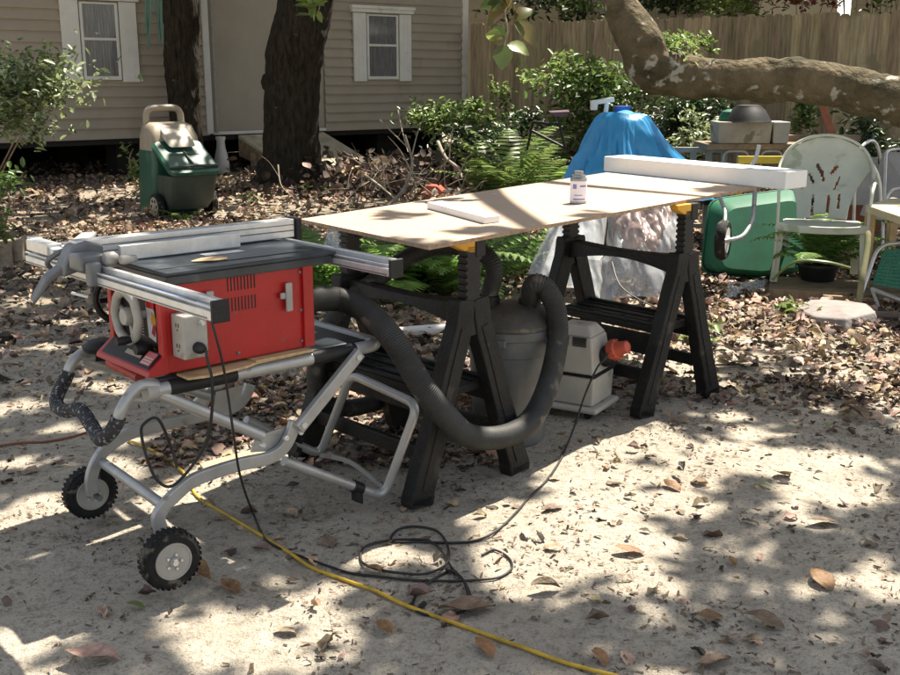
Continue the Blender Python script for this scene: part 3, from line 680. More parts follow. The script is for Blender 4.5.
def canopy(n, y0, y1, size, lo, hi, thr):
    yv = np.sqrt(rs.uniform(y0 ** 2, y1 ** 2, n)); xv = rs.uniform(-.56, .56, n) * (yv + 2.6)
    wob = np.array([(.05 * noise.noise((x * 5, y * 5, 1)), .05 * noise.noise((x * 5, y * 5, 7)), noise.noise((x * 1.5, y * 1.5, 3)) + .7 * noise.noise((x * 4.2, y * 4.2, 3)) + .25 * noise.noise((x * 11, y * 11, 3))) for x, y in zip(xv, yv)])
    keep = ~litmask(xv + wob[:, 0], yv + wob[:, 1]); keep &= rs.uniform(0, 1, n) > np.clip((wob[:, 2] - thr) / .22, 0, .985)
    xv, yv = xv[keep], yv[keep]; m_ = len(xv); h = rs.uniform(lo, hi, m_)
    P = np.stack([xv + SUN.x / SUN.z * h, yv + SUN.y / SUN.z * h, h], 1); s = size * rs.uniform(.7, 1.2, m_)
    return P, s
Pn, sn = canopy(88000, .3, 9.5, .13, 4.6, 6.6, .17)
Pf, sf = canopy(52000, 9.0, 24, .22, 5.0, 8.0, .02)
P = np.concatenate([Pn, Pf]); s = np.concatenate([sn, sf])
own = [(oak, P[:, 0] < -1.2), (lt, P[:, 0] >= -1.2)]
for t_, msk in own:
    p_, s_ = P[msk], s[msk]; m_ = len(p_)
    me = scatter('crown', p_, s_, s_ * .62, rs.uniform(0, 6.28, m_), rs.normal(0, .35, m_), rs.normal(0, .35, m_))
    link('crown', me, M['leafcan'], t_)
foliage('crown', P2[0] * 0 + Vector((-8, 17, 8)), (3, 3, 1.8), 2500, .25, M['leafcan'], oak2)
# boughs carrying the crowns
def boughs(t, start, targets, r):
    mb = MB()
    for e in targets:
        st = Vector(start); e = Vector(e); md = st.lerp(e, .5) + Vector((rnd.uniform(-.4, .4), rnd.uniform(-.4, .4), .5)); p = spline([st, md, e], 8)
        mb.tube(p, [r * (1 - .85 * i / len(p)) for i in range(len(p))], 8)
    build(mb, 'bough', M['bark'], t, smooth=60)
boughs(oak, ay(322, -340, yy), [(-5.5, 10, 6), (-3.5, 6.5, 6.2), (-2, 9, 6.5), (-6, 14, 6.5), (-2.5, 18, 7)], .16)
boughs(lt, ay(572, -150, 8.6), [(.5, 5, 6), (3, 7, 6), (4.5, 11, 6.5), (0, 10, 6.5), (2.2, 4.5, 5.6)], .13)
# ------------------------------------------------------------------ saw stand
stand = thing('saw_stand', 'folding silver tube stand with two knobby wheels carrying the red saw', 'tool stand', O)
BN, BF = .08, .60
def rail(b): return None
rz = .578
for b in (BN + .02, BF):
    mb = MB(); mb.tube([L(.02, b, rz), L(.80, b, rz)], .021, 14); r_ = build(mb, 'top_rail', M['tube'], stand, smooth=40)
    for s0_, s1_ in ((.06, .28), (.56, .73)):
        mb = MB(); mb.tube([L(s0_, b, rz), L(s1_, b, rz)], .0235, 14); build(mb, 'rail_sleeve', M['black'], r_, smooth=40)
mb = MB(); mb.tube(rounded([L(.72, BN + .02, rz), L(.84, BN + .02, rz), L(.84, BF, rz), L(.72, BF, rz)], .06, 6), .0215, 14); build(mb, 'end_rail', M['tube'], stand, smooth=40)
mb = MB(); mb.lb(.57, .80, BN + .04, BF - .02, rz - .012, rz + .020); build(mb, 'shelf', M['dustytop'], stand, bevel=.008)
mb = MB(); mb.lb(.05, .55, .14, .17, rz - .015, rz + .018); mb.lb(.05, .55, .46, .49, rz - .015, rz + .018); mb.lb(.1, .15, .14, .49, rz - .017, rz + .013); mb.lb(.48, .53, .14, .49, rz - .017, rz + .013); build(mb, 'mounting_bracket', M['castgrey'], stand, bevel=.004)
def ona(x, y, a):
    d = ray(x, y); C = Vector((0, 0, CH)); return C + d * ((a - U.dot(C - O)) / U.dot(d))
def nn(x, y): return onb(x, y, BN - .0)
def nf_(x, y): return onb(x, y, BF)
near = [nn(165, 538), nn(158, 520), nn(163, 508), nn(176, 494), nn(196, 479), nn(237, 465), nn(268, 458), nn(282, 449), nn(290, 436), nn(295, 421)]
far_ = [nf_(92, 494), nf_(91, 480), nf_(96, 463), nf_(108, 447), nf_(134, 432), nf_(188, 419), nf_(229, 409), nf_(244, 398), nf_(250, 384)]
for pts in (near, far_):
    mb = MB(); mb.strap(spline(pts, 6), .022, .040, N); build(mb, 'side_frame', M['tube'], stand, bevel=.004)
mb = MB(); mb.tube([nn(167, 508), nf_(102, 462)], .017, 12); build(mb, 'cross_bar', M['tube'], stand, smooth=40)
# diagonals
d0, d1 = L(.03, BN + .02, rz - .01), nn(262, 436)
mb = MB(); mb.tube([d0, d1], .018, 12); build(mb, 'diagonal_tube', M['tube'], stand, smooth=40); mb = MB(); mb.tube([L(.03, BF, rz - .01), nf_(225, 400)], .018, 12); build(mb, 'diagonal_tube', M['tube'], stand, smooth=40)
mb = MB(); q = [onb(x, y, BN + .02) for x, y in ((250, 452), (280, 450), (289, 425), (255, 436))]; mb.prism(q, N * -.006); build(mb, 'hinge_plate', M['tube'], stand)
mb = MB(); q = [onb(x, y, BF - .02) for x, y in ((214, 415), (238, 405), (244, 385), (216, 392))]; mb.prism(q, N * .006)
pl = build(mb, 'hinge_plate', M['tube'], stand)
mb = MB()
for p in (onb(260, 444, BN), onb(283, 437, BN)): mb.lathe(p - N * .012, [(.010, 0), (.010, .01), (.006, .014)], 10, axis=N * -1 + Z * .001)
mb.lathe(nn(298, 431) - N * .02, [(.009, 0), (.009, .01)], 10, axis=N); build(mb, 'bolt', M['alu'], pl, smooth=40)
for b, e0, e1 in ((BN - .02, (298, 429), (360, 352)),):
    p0, p1 = onb(*e0, b), onb(*e1, b)
    mb = MB(); mb.strap([p0, p1], .024, .040, N); br = build(mb, 'brace', M['tube'], stand, bevel=.004)
    mb = MB()
    for t in (.06, .94): mb.lathe(p0.lerp(p1, t) - N * .018, [(.010, 0), (.010, .006), (.005, .012)], 10, axis=N)
    build(mb, 'bolt', M['alu'], br)
p0, p1 = L(.42, BF + .01, .33), L(.80, BF + .01, rz)
mb = MB(); mb.strap([p0, p1], .024, .040, N); build(mb, 'brace', M['tube'], stand, bevel=.004)
# rear leg frame
mb = MB(); kn = [onb(284, 461, BN + .03), onb(384, 497, BN + .03)]; kf = [onb(246, 420, BF - .03), onb(320, 455, BF - .03)]
loop = [kn[0], kn[1], ona(418, 405, .93), ona(351, 374, .95), kf[1], kf[0]]
mb.tube(rounded(loop, .055, 6), .0165, 14); lf = build(mb, 'leg_frame', M['tube'], stand, smooth=40)
mb = MB(); mb.strap(spline([onb(320, 455, BF - .05), onb(350, 462, .35), onb(383, 487, BN + .05)], 6), .018, .006, Z); build(mb, 'cross_strap', M['tube'], lf)
f0 = (kn[0] - kn[1]).normalized()
mb = MB(); c = onb(357, 487.5, BN + .03); mb.tube([c - f0 * .022, c + f0 * .022], .0215, 12); mb.box(c - Z * .028, (.035, .03, .05), f0, N, Z)
build(mb, 'foot', M['black'], lf, smooth=40, bevel=.003)
mb = MB(); c = onb(296, 438, BF - .03); mb.tube([c - f0 * .022, c + f0 * .022], .0215, 12); mb.box(c - Z * .028, (.035, .03, .05), f0, N, Z); build(mb, 'foot', M['black'], lf, smooth=40)
mb = MB(); mb.lathe(onb(292, 448, BN), [(.02, 0), (.026, .02), (.02, .06)], 14, axis=N); build(mb, 'lock_knob', M['black'], stand, smooth=40)
# handle loop
hn = [L(.02, BN + .02, rz)] + [onb(155, 386, BN + .02), onb(141, 385.5, BN + .02), onb(130, 395, BN + .02), onb(121, 410, BN + .02)]
hl = [onb(116, 424, BN + .03), onb(109, 434, .13), onb(100, 439, .19), onb(92, 426, .27), onb(80, 410, .37), onb(66, 411, .46), onb(57, 405, .53), onb(58, 394, .57), onb(66, 378, BF)]
hf = [onb(73, 361, BF), onb(88, 350.5, BF), onb(105, 353, BF), L(.10, BF, rz)]
sp = spline(hn + hl + hf, 8); ia = 8 * len(hn) - 4; ib = 8 * (len(hn) + len(hl)) - 4
mb = MB(); mb.tube(sp, .0165, 12); hd = build(mb, 'handle', M['tube'], stand, smooth=60)
mb = MB(); mb.tube(sp[ia:ib], .0215, 14); build(mb, 'foam_grip', M['grip'], hd, smooth=60)
mb = MB(); mb.tube([L(-.012, BN + .02, rz), L(.022, BN + .02, rz)], .025, 12); build(mb, 'clamp_collar', M['ltgrey'], hd, smooth=40)
# wheels
def wheel(c, ax, R0, wdt, parent, hubm, seg=32):
    mb = MB(); mb.lathe(c - ax * wdt / 2, [(R0 * .60, 0), (R0 * .82, -.002), (R0 * .95, wdt * .12), (R0 * .985, wdt * .35), (R0 * .985, wdt * .65), (R0 * .95, wdt * .88), (R0 * .82, wdt + .002), (R0 * .60, wdt)], 40, axis=ax, cap=False)
    mb.lathe(c - ax * wdt / 2, [(R0 * .60, wdt), (R0 * .60, 0)], 40, axis=ax, cap=False)
    a, b_ = frame_of(ax)
    for i in range(seg):
        an = 2 * math.pi * i / seg; d = a * math.cos(an) + b_ * math.sin(an); t = ax.cross(d)
        for k, sh in ((-.30, 0), (.30, .5), (0, .25)):
            an2 = an + sh * 2 * math.pi / seg; d = a * math.cos(an2) + b_ * math.sin(an2); t = ax.cross(d)
            mb.box(c + ax * (k * wdt) + d * R0 * .985, (R0 * .028, R0 * .11, wdt * .24), d, t, ax)
    ty = build(mb, 'tyre', M['rubber'], parent, smooth=35)
    mb = MB(); h = wdt
    mb.lathe(c - ax * (h * .5), [(R0 * .61, 0), (R0 * .58, -.001), (R0 * .53, .012), (R0 * .42, .020), (R0 * .34, .010), (R0 * .16, .004), (R0 * .15, -.006), (R0 * .06, -.008)], 32, axis=ax)
    mb.lathe(c + ax * (h * .5), [(R0 * .61, 0), (R0 * .58, .001), (R0 * .53, -.012), (R0 * .40, -.014), (R0 * .34, -.006), (R0 * .16, -.004)], 32, axis=ax)
    mb.ring(c - ax * (h * .5), R0 * .585, .0035, ax, 36, 6); mb.ring(c - ax * (h * .5) + ax * .004, R0 * .42, .003, ax, 36, 6)
    rm = build(mb, 'rim', hubm, parent, smooth=30)
    mb = MB(); s_ = c - ax * (h * .5)
    for i in range(5):
        an = 2 * math.pi * i / 5; d = a * math.cos(an) + b_ * math.sin(an); mb.lathe(s_ + d * R0 * .25 - ax * .001, [(.005, 0), (.004, -.006)], 6, axis=ax)
    mb.lathe(s_ - ax * .008, [(.010, 0), (.009, -.008)], 6, axis=ax); build(mb, 'bolt', M['alu'], rm)
WN = (az(178, 590) - az(92, 520)); 
for (px, py, b) in ((170, 558.5, -.03), (90, 492, .66)):
    c = onb(px, py, b); wn = bpy.data.objects.new('wheel', None); COL.objects.link(wn); wn.parent = stand
    ax_ = (N + Y * .12).normalized()
    wheel(c, ax_, .088, .052, wn, M['ltgrey'])
mb = MB(); mb.tube([onb(170, 558.5, -.04), onb(170, 558.5, -.03) + N * .14], .010, 10); build(mb, 'axle', M['castgrey'], stand, smooth=40); mb = MB(); mb.tube([onb(90, 492, .66), onb(90, 492, .66) - N * .08], .010, 10); build(mb, 'axle', M['castgrey'], stand, smooth=40)

# ------------------------------------------------------------------ table saw
CZ0, CZ1 = .618, .885
saw = thing('table_saw', 'red portable table saw with black top and silver rails clamped on the stand', 'table saw', L(.3, .27, CZ0))
mb = MB(); A0, A1, B0, B1 = .055, .555, .105, .435
mb.lb(A0 + .0, A1, B0, B0 + .008, CZ0, CZ1); mb.lb(A0 + .0, A1, B1 - .008, B1, CZ0, CZ1); mb.lb(A1 - .012, A1 + .0, B0 + .009, B1 - .009, CZ0, CZ1)
mb.lb(A1 - .02, A1 + .018, B0 - .012, B0 + .02, CZ0 + .001, CZ1 - .001)
mb.lb(A0 - .004, A0 + .012, B0 - .006, B0 + .025, CZ0, CZ1); mb.lb(A0 - .004, A0 + .012, B1 - .02, B1 + .006, CZ0, CZ1)
cab = build(mb, 'cabinet', M['red'], saw, bevel=.003)
mb = MB(); mb.prism([L(A0 - .055, B0 - .006, CZ0), L(A0 + .0, B0 - .006, CZ0), L(A0 + .0, B0 - .006, CZ0 + .055), L(A0 - .05, B0 - .006, CZ0 + .014)], N * (B1 - B0 + .012)); build(mb, 'base_lip', M['red'], cab, bevel=.002)
mb = MB(); mb.prism([L(A0 - .046, B0 + .01, CZ0 + .0185), L(A0 - .044, B0 + .01, CZ0 + .022), L(A0 - .002, B0 + .01, CZ0 + .060), L(A0 - .002, B0 + .01, CZ0 + .056)], N * (B1 - B0 - .03)); lp_ = build(mb, 'label_panel', M['black'], cab)
def onlip(b0, b1, t0, t1):   # a patch on the sloping lip
    e = .0008
    q = lambda b, t: L(A0 - .044 + .042 * t, b, CZ0 + .022 + .038 * t) + (Z * .7 - U * .7) * (e + .0006)
    return [q(b0, t0), q(b1, t0), q(b1, t1), q(b0, t1)]
mb = MB(); mb.quad(*onlip(B0 + .018, B0 + .075, .12, .9)); build(mb, 'warning_label', M['pink'], lp_)
mb = MB()
for i in range(3): mb.quad(*[p + (Z * .7 - U * .7) * .0008 for p in onlip(B0 + .022, B0 + .071, .18 + .16 * i, .26 + .16 * i)])
for i in range(9): mb.quad(*onlip(B0 + .09 + i * .011, B0 + .098 + i * .011, .35, .62))
build(mb, 'label_lines', M['yellow'] if 0 else mat('pale print', (.55, .50, .40), .6), lp_)
mb = MB(); mb.lb(A0 + .03, A0 + .035, B0 + .012, B1 - .012, CZ0 + .03, CZ1 - .004); mb.lb(A0 + .036, A1 - .02, B0 + .012, B1 - .012, CZ0 + .004, CZ0 + .01); fp = build(mb, 'front_panel', M['black'], saw)
# sticker on the front panel: white with flame coloured mark
a_ = A0 + .028
def fpq(mb, pts): return mb.quad(*[L(a_, b, z) for b, z in pts])
mb = MB(); fpq(mb, [(.245, .70), (.20, .69), (.195, .76), (.21, .80), (.19, .845), (.235, .855), (.255, .80), (.25, .75)]); build(mb, 'sticker', M['label'], fp)
a_ -= .0008; mb = MB(); fpq(mb, [(.225, .715), (.205, .705), (.195, .735), (.205, .77), (.225, .76), (.215, .74)]); build(mb, 'sticker_mark', M['red'], fp)
a_ -= .0008; mb = MB(); fpq(mb, [(.222, .742), (.200, .742), (.195, .77), (.22, .78)]); fpq(mb, [(.240, .672), (.20, .665), (.20, .670), (.24, .677)]); build(mb, 'sticker_flame', M['yellow'], fp)
mb = MB()
for i in range(6): fpq(mb, [(.30, .70 + .009 * i), (.27, .70 + .009 * i), (.27, .7035 + .009 * i), (.30, .7035 + .009 * i)])
build(mb, 'printed_lines', M['ltgrey'], fp)
mb = MB(); mb.lb(A0 + .0, A0 + .03, .155, .20, .80, .86); build(mb, 'power_switch', M['red'], fp, bevel=.004)
# height handwheel on the front
hc = onb(122, 321, .30); hc = L(A0 - .03, .262, .768)
mb = MB(); n_ = 36; pts = [hc + (N * math.cos(2 * math.pi * i / n_) + Z * math.sin(2 * math.pi * i / n_)) * (.072 + .002 * math.cos(i * 2 * math.pi / 4.5)) for i in range(n_)]
mb.tube(pts, .0135, 10, closed=True); mb.tube([hc + U * .01, hc + U * .06], .012, 10)
for an in (0.3, 2.4, 4.5): d = N * math.cos(an) + Z * math.sin(an); mb.beam(hc + U * .01, hc + U * .01 + d * .072, .014, .007, side=U.cross(d))
mb.lathe(hc - U * .012, [(.024, 0), (.028, .01), (.026, .03)], 16, axis=U); hw = build(mb, 'handwheel', M['ltgrey'], saw, smooth=50)
mb = MB(); kp = hc + (N * -.5 + Z * -.8).normalized() * .072; mb.lathe(kp - U * .055, [(.011, 0), (.014, .02), (.010, .045)], 12, axis=U); build(mb, 'crank_knob', M['black'], hw, smooth=50)
mb = MB(); c = L(A0 - .01, .20, .68); mb.lathe(c - U * .03, [(.015, 0), (.02, .02), (.014, .05)], 12, axis=U); build(mb, 'lock_knob', M['black'], saw, smooth=50)
# bevel wheel on the far side
c = L(.13, .52, .77); mb = MB(); mb.ring(c, .075, .011, (N + U * .3).normalized()); mb.tube([c - N * .09, c + N * .02], .012, 10); mb.beam(c - Z * .07, c + Z * .07, .014, .01, side=U); mb.beam(c - U * .07, c + U * .07, .014, .01, side=Z); build(mb, 'side_wheel', M['black'], saw, smooth=50)
mb = MB(); c = L(.02, .50, .79); mb.tube([c, c + (N * .10 - U * .01)], .0055, 8); build(mb, 'lever_rod', M['alu'], saw, smooth=50)
# switch and outlet box on the camera side corner
mb = MB(); mb.lb(.082, .160, B0 - .072, B0 - .002, .668, .795); ob = build(mb, 'outlet_box', M['ltgrey'], saw, bevel=.005)
mb = MB()
for (b, z) in ((B0 - .04, .765), (B0 - .04, .705)):
    for db in (-.007, .007): mb.lb(.0805, .083, b + db - .0015, b + db + .0015, z - .005, z + .006)
    mb.lb(.0805, .083, b - .002, b + .002, z - .016, z - .011)
build(mb, 'socket_slots', M['black'], ob)
pc = L(.125, B0 - .072, .70); mb = MB(); mb.lathe(pc + N * .004, [(.017, 0), (.017, .02), (.011, .035), (.007, .045)], 12, axis=N * -1); build(mb, 'plug', M['black'], ob, smooth=50)
mb = MB(); mb.lathe(L(.14, B0 - .072, .77), [(.008, 0), (.006, .012)], 10, axis=N * -1); build(mb, 'screw', M['alu'], ob)
# vents and grey hooks on the side
mb = MB()
for r_ in range(2):
    for i in range(9): mb.lb(.272 + i * .0115, .276 + i * .0115, B0 - .0008, B0 + .002, .832 - r_ * .062, .874 - r_ * .062)
build(mb, 'vent_slots', M['dark'], cab)
for (a, z) in ((.53, .86), (.53, .74), (.53, .64), (.075, .86), (.30, .64)):
    mb = MB(); mb.lathe(L(a, B0 - .0005, z), [(.0055, 0), (.005, .003), (.002, .004)], 10, axis=N * -1); build(mb, 'screw', M['castgrey'], cab)
for (a, z) in ((.478, .79), (.205, .80)):
    mb = MB(); mb.lb(a - .012, a + .012, B0 - .020, B0 - .012, z - .045, z + .045); mb.lb(a - .010, a + .010, B0 - .012, B0 - .001, z - .008, z + .012)
    if a > .3: mb.lb(a - .030, a - .012, B0 - .018, B0 - .008, z - .004, z + .016)
    build(mb, 'storage_hook', M['ltgrey'], cab, bevel=.004)
# table top
mb = MB(); TZ = .915
mb.lb(.065, .660, .085, .585, TZ - .012, TZ); mb.lb(.072, .650, .092, .578, TZ - .040, TZ - .013); tt = build(mb, 'table_top', M['dustytop'], saw, bevel=.004)
mb = MB(); mb.lb(.30, .44, .27, .31, TZ + .0005, TZ + .002); build(mb, 'throat_plate', M['alu'], tt, bevel=.001)
me_ = MB(); me_.lb(.07, .655, .15, .158, TZ + .0003, TZ + .001); me_.lb(.07, .655, .48, .488, TZ + .0003, TZ + .001); build(me_, 'miter_slot', M['dark'], tt)
mb = MB(); mb.add([tuple(L(.27 + .06 * math.cos(t), .20 + .035 * math.sin(t) + .01 * math.sin(2 * t), TZ + .0035)) for t in np.linspace(0, 6.0, 12)], [tuple(range(12))]); build(mb, 'label_patch', M['wood'], tt)
# extension wing and struts
mb = MB(); mb.lb(.085, .640, .655, .86, TZ - .010, TZ); mb.lb(.085, .640, .655, .665, TZ - .035, TZ - .011); mb.lb(.085, .640, .85, .86, TZ - .035, TZ - .011); build(mb, 'extension_wing', M['castgrey'], saw, bevel=.003)
for a in (.20, .45):
    mb = MB(); mb.lb(a, a + .03, .59, .65, TZ - .03, TZ - .012); build(mb, 'extension_tube', M['alu'], saw)
# rails
for (a, b0_, b1_, cap0) in ((-.03, -.365, .80, 1), (.675, -.185, .80, 1)):
    mb = MB(); mb.lb(a - .022, a + .022, b0_, b1_, .868, .893); mb.lb(a - .012, a + .022, b0_, b1_, .8932, .9003); mb.lb(a + .004, a + .022, b0_, b1_, .9005, .918); mb.lb(a - .022, a - .016, b0_, b1_, .9005, .906)
    r_ = build(mb, 'fence_rail', M['alu'], saw, bevel=.0025)
    mb = MB(); mb.lb(a - .023, a - .0225, b0_ + .02, b1_, .872, .876) if a < 0 else mb.lb(a - .0235, a - .0225, b0_ + .01, b1_, .872, .876); mb.lb(a - .021, a - .005, b0_ + .12, b1_ - .2, .9003, .9015); build(mb, 'rail_groove', M['castgrey'], r_)
    mb = MB(); mb.lb(a - .025, a + .025, b0_ - .012, b0_ - .0005, .864, .921); build(mb, 'rail_cap', M['black'], r_, bevel=.003)
    if a < 0:
        mb = MB(); mb.lb(a - .0145, a - .006, b0_ + .10, b0_ + .42, .9017, .9035); build(mb, 'scale_tape', mat('scale tape', (.06, .10, .20), .4), r_)
# rip fence with head and clamp lever
mb = MB(); mb.lb(-.05, .72, .405, .455, TZ + .004, TZ + .066); rf = build(mb, 'rip_fence', M['alu'], saw, bevel=.003)
mb = MB(); mb.lb(-.04, .715, .4035, .4045, TZ + .026, TZ + .030); mb.lb(-.04, .715, .4035, .4045, TZ + .046, TZ + .049); build(mb, 'fence_groove', M['castgrey'], rf)
mb = MB(); mb.lb(.721, .745, .395, .465, TZ - .03, TZ + .070); mb.lb(.70, .75, .40, .46, TZ - .03, TZ - .005); build(mb, 'fence_end', M['black'], rf, bevel=.004)
mb = MB(); mb.lb(.06, .47, .345, .362, TZ + .003, TZ + .048); build(mb, 'side_fence', M['alu'], rf, bevel=.002)
mb = MB(); mb.prism([L(-.10, .39, TZ - .035), L(.03, .39, TZ - .002), L(.03, .39, TZ + .050), L(-.02, .39, TZ + .066), L(-.065, .39, TZ + .055), L(-.095, .39, TZ - .0)], N * .065); mb.lb(-.085, -.005, .30, .385, TZ - .01, TZ + .038); mb.lb(-.075, -.035, .27, .30, TZ - .05, TZ + .02)
hdp = build(mb, 'fence_head', M['castgrey'], rf, bevel=.008, seg=3)
mb = MB(); mb.lathe(L(-.02, .285, TZ + .025), [(.016, 0), (.020, .010), (.020, .03), (.012, .04)], 16, axis=U); mb.lathe(L(.01, .245, TZ + .024), [(.012, 0), (.015, .008), (.010, .05)], 14, axis=U); build(mb, 'clamp_knob', M['ltgrey'], rf, smooth=50)
mb = MB(); p0 = L(-.085, .43, TZ - .01); mb.strap([p0, p0 - U * .045 - Z * .03 + N * .01, p0 - U * .085 - Z * .095 + N * .03], [.045, .045, .035], [.022, .02, .012], N); build(mb, 'clamp_lever', M['castgrey'], rf, bevel=.005)
mb = MB(); mb.tube(spline([L(-.075, .52, TZ - .035), L(-.10, .50, TZ + .0), L(-.06, .48, TZ + .03), L(-.03, .50, TZ + .02)], 6), .008, 8); build(mb, 'wire_guard', M['castgrey'], rf, smooth=50)
# left end clutter: mitre gauge and guard lying on the extension
mb = MB(); mb.lb(-.02, .40, .69, .72, TZ + .003, TZ + .012); mb.lb(-.06, -.01, .60, .76, TZ + .0, TZ + .035)
mb.beam(L(.02, .60, TZ + .02), L(.16, .78, TZ + .03), .05, .012, side=Z.cross(U)); mb.beam(L(-.04, .56, TZ + .01), L(.0, .86, TZ + .015), .035, .03); t_ = solo(mb, 'mitre_gauge', M['alu'], 'silver mitre gauge and guard bars lying on the far left wing of the saw', 'mitre gauge', L(0, .65, TZ), bevel=.003)

# tan boards under the cabinet
mb = MB(); zz = rz + .024
q = [L(.10, .055, zz), L(.16, .04, zz), L(.30, .055, zz), L(.345, .075, zz), L(.56, .085, zz), L(.56, .20, zz), L(.15, .20, zz), L(.10, .12, zz)]
mb.prism(q, Z * .008); solo(mb, 'tan_board', M['wood'], 'thin tan wooden push board wedged under the red saw body', 'board', L(.3, .1, zz), bevel=.002)
mb = MB(); mb.lb(.34, .545, .07, .13, zz + .0085, zz + .0135); solo(mb, 'tan_strip', M['wood'], 'second narrow tan strip lying on the push board by the saw corner', 'board', L(.45, .1, zz + .01))
# red tool handle hanging by the handle root
mb = MB(); p0, p1 = onb(110, 362, .45), onb(140, 378, .25)
mb.tube([p0, p0.lerp(p1, .3), p0.lerp(p1, .35), p0.lerp(p1, .6), p0.lerp(p1, .65), p1], [.016, .018, .013, .018, .014, .017], 12)
solo(mb, 'red_grip', mat('red grip', (.34, .04, .03), .5), 'short red ribbed grip resting on the stand under the front of the saw', 'tool handle', p0, smooth=50)
mb = MB(); c = onb(103, 345, .52); mb.lathe(c - Z * .02, [(.02, 0), (.06, .005), (.065, .02), (.045, .034)], 18); mb.tube([c, c + Z * .03 - Z * .07], .012, 8); build(mb, 'stand_foot_pad', M['black'], stand, smooth=50)

# ------------------------------------------------------------------ sawhorses
def make_horse():
    t = thing('sawhorse', 'x', 'sawhorse', (0, 0, 0))
    Lh = .66; HZ = .690
    for sg in (-1, 1):
        fr = []
        for x, iv in ((0, 1), (Lh, -1)):
            mb = MB(); path = [(x, sg * .250, 0), (x, sg * .238, .05), (x, sg * .200, .16), (x, sg * .150, .30), (x, sg * .098, .46), (x, sg * .05, .60), (x, sg * .035, HZ + .01)]
            wd = [.108, .100, .092, .086, .086, .080, .070]; mb.strap(spline(path, 4), [wd[min(i // 4, 6)] for i in range(25)], .060, Y)
            lg = build(mb, 'leg', M['horse'], t, bevel=.006)
            mb = MB(); mb.strap([Vector(p) + X * (-.0315 * iv) for p in path[1:6]], .030, .004, Y); build(mb, 'leg_rib', M['horse'], lg, bevel=.002)
            mb = MB(); mb.box((x, sg * .252, .016), (.06, .095, .032)); build(mb, 'foot', M['horse'], lg, bevel=.004)
        mb = MB()
        o = []; o2 = []
        for i in range(13):
            q = i / 12; arch = .035 * math.sin(q * math.pi)
            o.append(Vector((.02 + (Lh - .04) * q, sg * (.045), HZ - .09 + arch * 1.2)))
        for i in range(13): q = 1 - i / 12; o.append(Vector((.02 + (Lh - .04) * q, sg * .034, HZ - .005 - .012 * math.sin(q * math.pi))))
        mb.prism(o, Vector((0, -sg * .032, 0))); build(mb, 'top_rail', M['horse'], t, bevel=.004)
        for z, h, y in ((.165, .055, .198), (.315, .05, .145)):
            mb = MB(); mb.box((Lh / 2, sg * y, z), (Lh - .05, .026, h)); r_ = build(mb, 'side_rail', M['horse'], t, bevel=.004)
    mb = MB(); mb.bb(.03, Lh - .03, -.135, .135, .345, .375); mb.bb(.03, Lh - .03, -.135, -.115, .376, .388); mb.bb(.03, Lh - .03, .115, .135, .376, .388)
    for y in (-.07, 0, .07): mb.bb(.05, Lh - .05, y - .004, y + .004, .3755, .382)
    sh = build(mb, 'shelf', M['horse'], t, bevel=.004)
    mb = MB()
    for x in (.15, .3, .45): mb.lathe((x, .03, .3762), [(.012, 0), (.012, .0015)], 12)
    build(mb, 'shelf_holes', M['dark'], sh)
    for x in (-.002, Lh + .002):
        mb = MB(); o = []; z0, z1 = HZ - .12, .885; k_ = 13; st = (z1 - z0) / k_
        for i in range(k_): o += [Vector((x - .022, -.038, z0 + i * st)), Vector((x - .022, -.038, z0 + (i + .5) * st)), Vector((x - .022, -.029, z0 + (i + .55) * st)), Vector((x - .022, -.029, z0 + (i + .95) * st))]
        for i in range(k_ - 1, -1, -1): o += [Vector((x - .022, .029, z0 + (i + .95) * st)), Vector((x - .022, .029, z0 + (i + .55) * st)), Vector((x - .022, .038, z0 + (i + .5) * st)), Vector((x - .022, .038, z0 + i * st))]
        mb.prism(o, X * .044); po = build(mb, 'support_post', M['black'], t)
        mb = MB(); mb.bb(x - .026, x + .026, -.055, -.008, .845, .915); build(mb, 'post_cap', M['black'], po, bevel=.004)
        mb = MB(); mb.prism([(x - .022, -.007, .915), (x - .022, .095, .915), (x - .022, .09, .893), (x - .022, .02, .862), (x - .022, -.007, .860)], X * .044); build(mb, 'saddle', M['yellow'], po, bevel=.003)
        mb = MB(); mb.lathe((x, -.05, HZ - .03), [(.016, 0), (.016, .1)], 12, axis=Y); build(mb, 'hinge_pin', M['black'], t, smooth=40)
    return t
hproto = make_horse(); hz_ang = math.atan2(N.y, N.x)
g_ = 'black plastic sawhorses under the plywood'
h2 = copy_tree(hproto)
hproto.location = (.066, 3.70, 0); hproto.rotation_euler = (0, 0, hz_ang + .02)
tag(hproto, 'dusty black folding sawhorse under the near left end of the plywood, beside the saw stand', group=g_)
h2.location = (1.03, 4.715, 0); h2.rotation_euler = (0, 0, hz_ang)
tag(h2, 'dusty black folding sawhorse under the far right end of the plywood, behind the beige vacuum', group=g_)

# ------------------------------------------------------------------ plywood and what lies on it
TP = .93
pA, pB, pC, pD = az(300, 219, TP), az(429, 246, TP), az(757, 187, TP), az(603, 173, TP)
pD = pD + (pD - pA) * .02
mb = MB(); dz = Z * -.013; mb.hexa([pB + dz, pC + dz, pD + dz, pA + dz, pB, pC, pD, pA])
ply = solo(mb, 'plywood_sheet', M['ply'], 'large plywood sheet laid as a work table across the two black sawhorses', 'plywood', pB)
ply.data.materials.append(M['plyedge'])
for p in ply.data.polygons:
    if abs(p.normal.z) < .5: p.material_index = 1
def board(name, lab, cat, a, b_, c, h, m, z=TP + .001, bevel=.003):
    a, b_, c = az(*a, z), az(*b_, z), az(*c, z); d = c - b_
    mb = MB(); mb.hexa([a, b_, c, a + d, a + Z * h, b_ + Z * h, c + Z * h, a + d + Z * h]); return solo(mb, name, m, lab, cat, a, bevel=bevel)
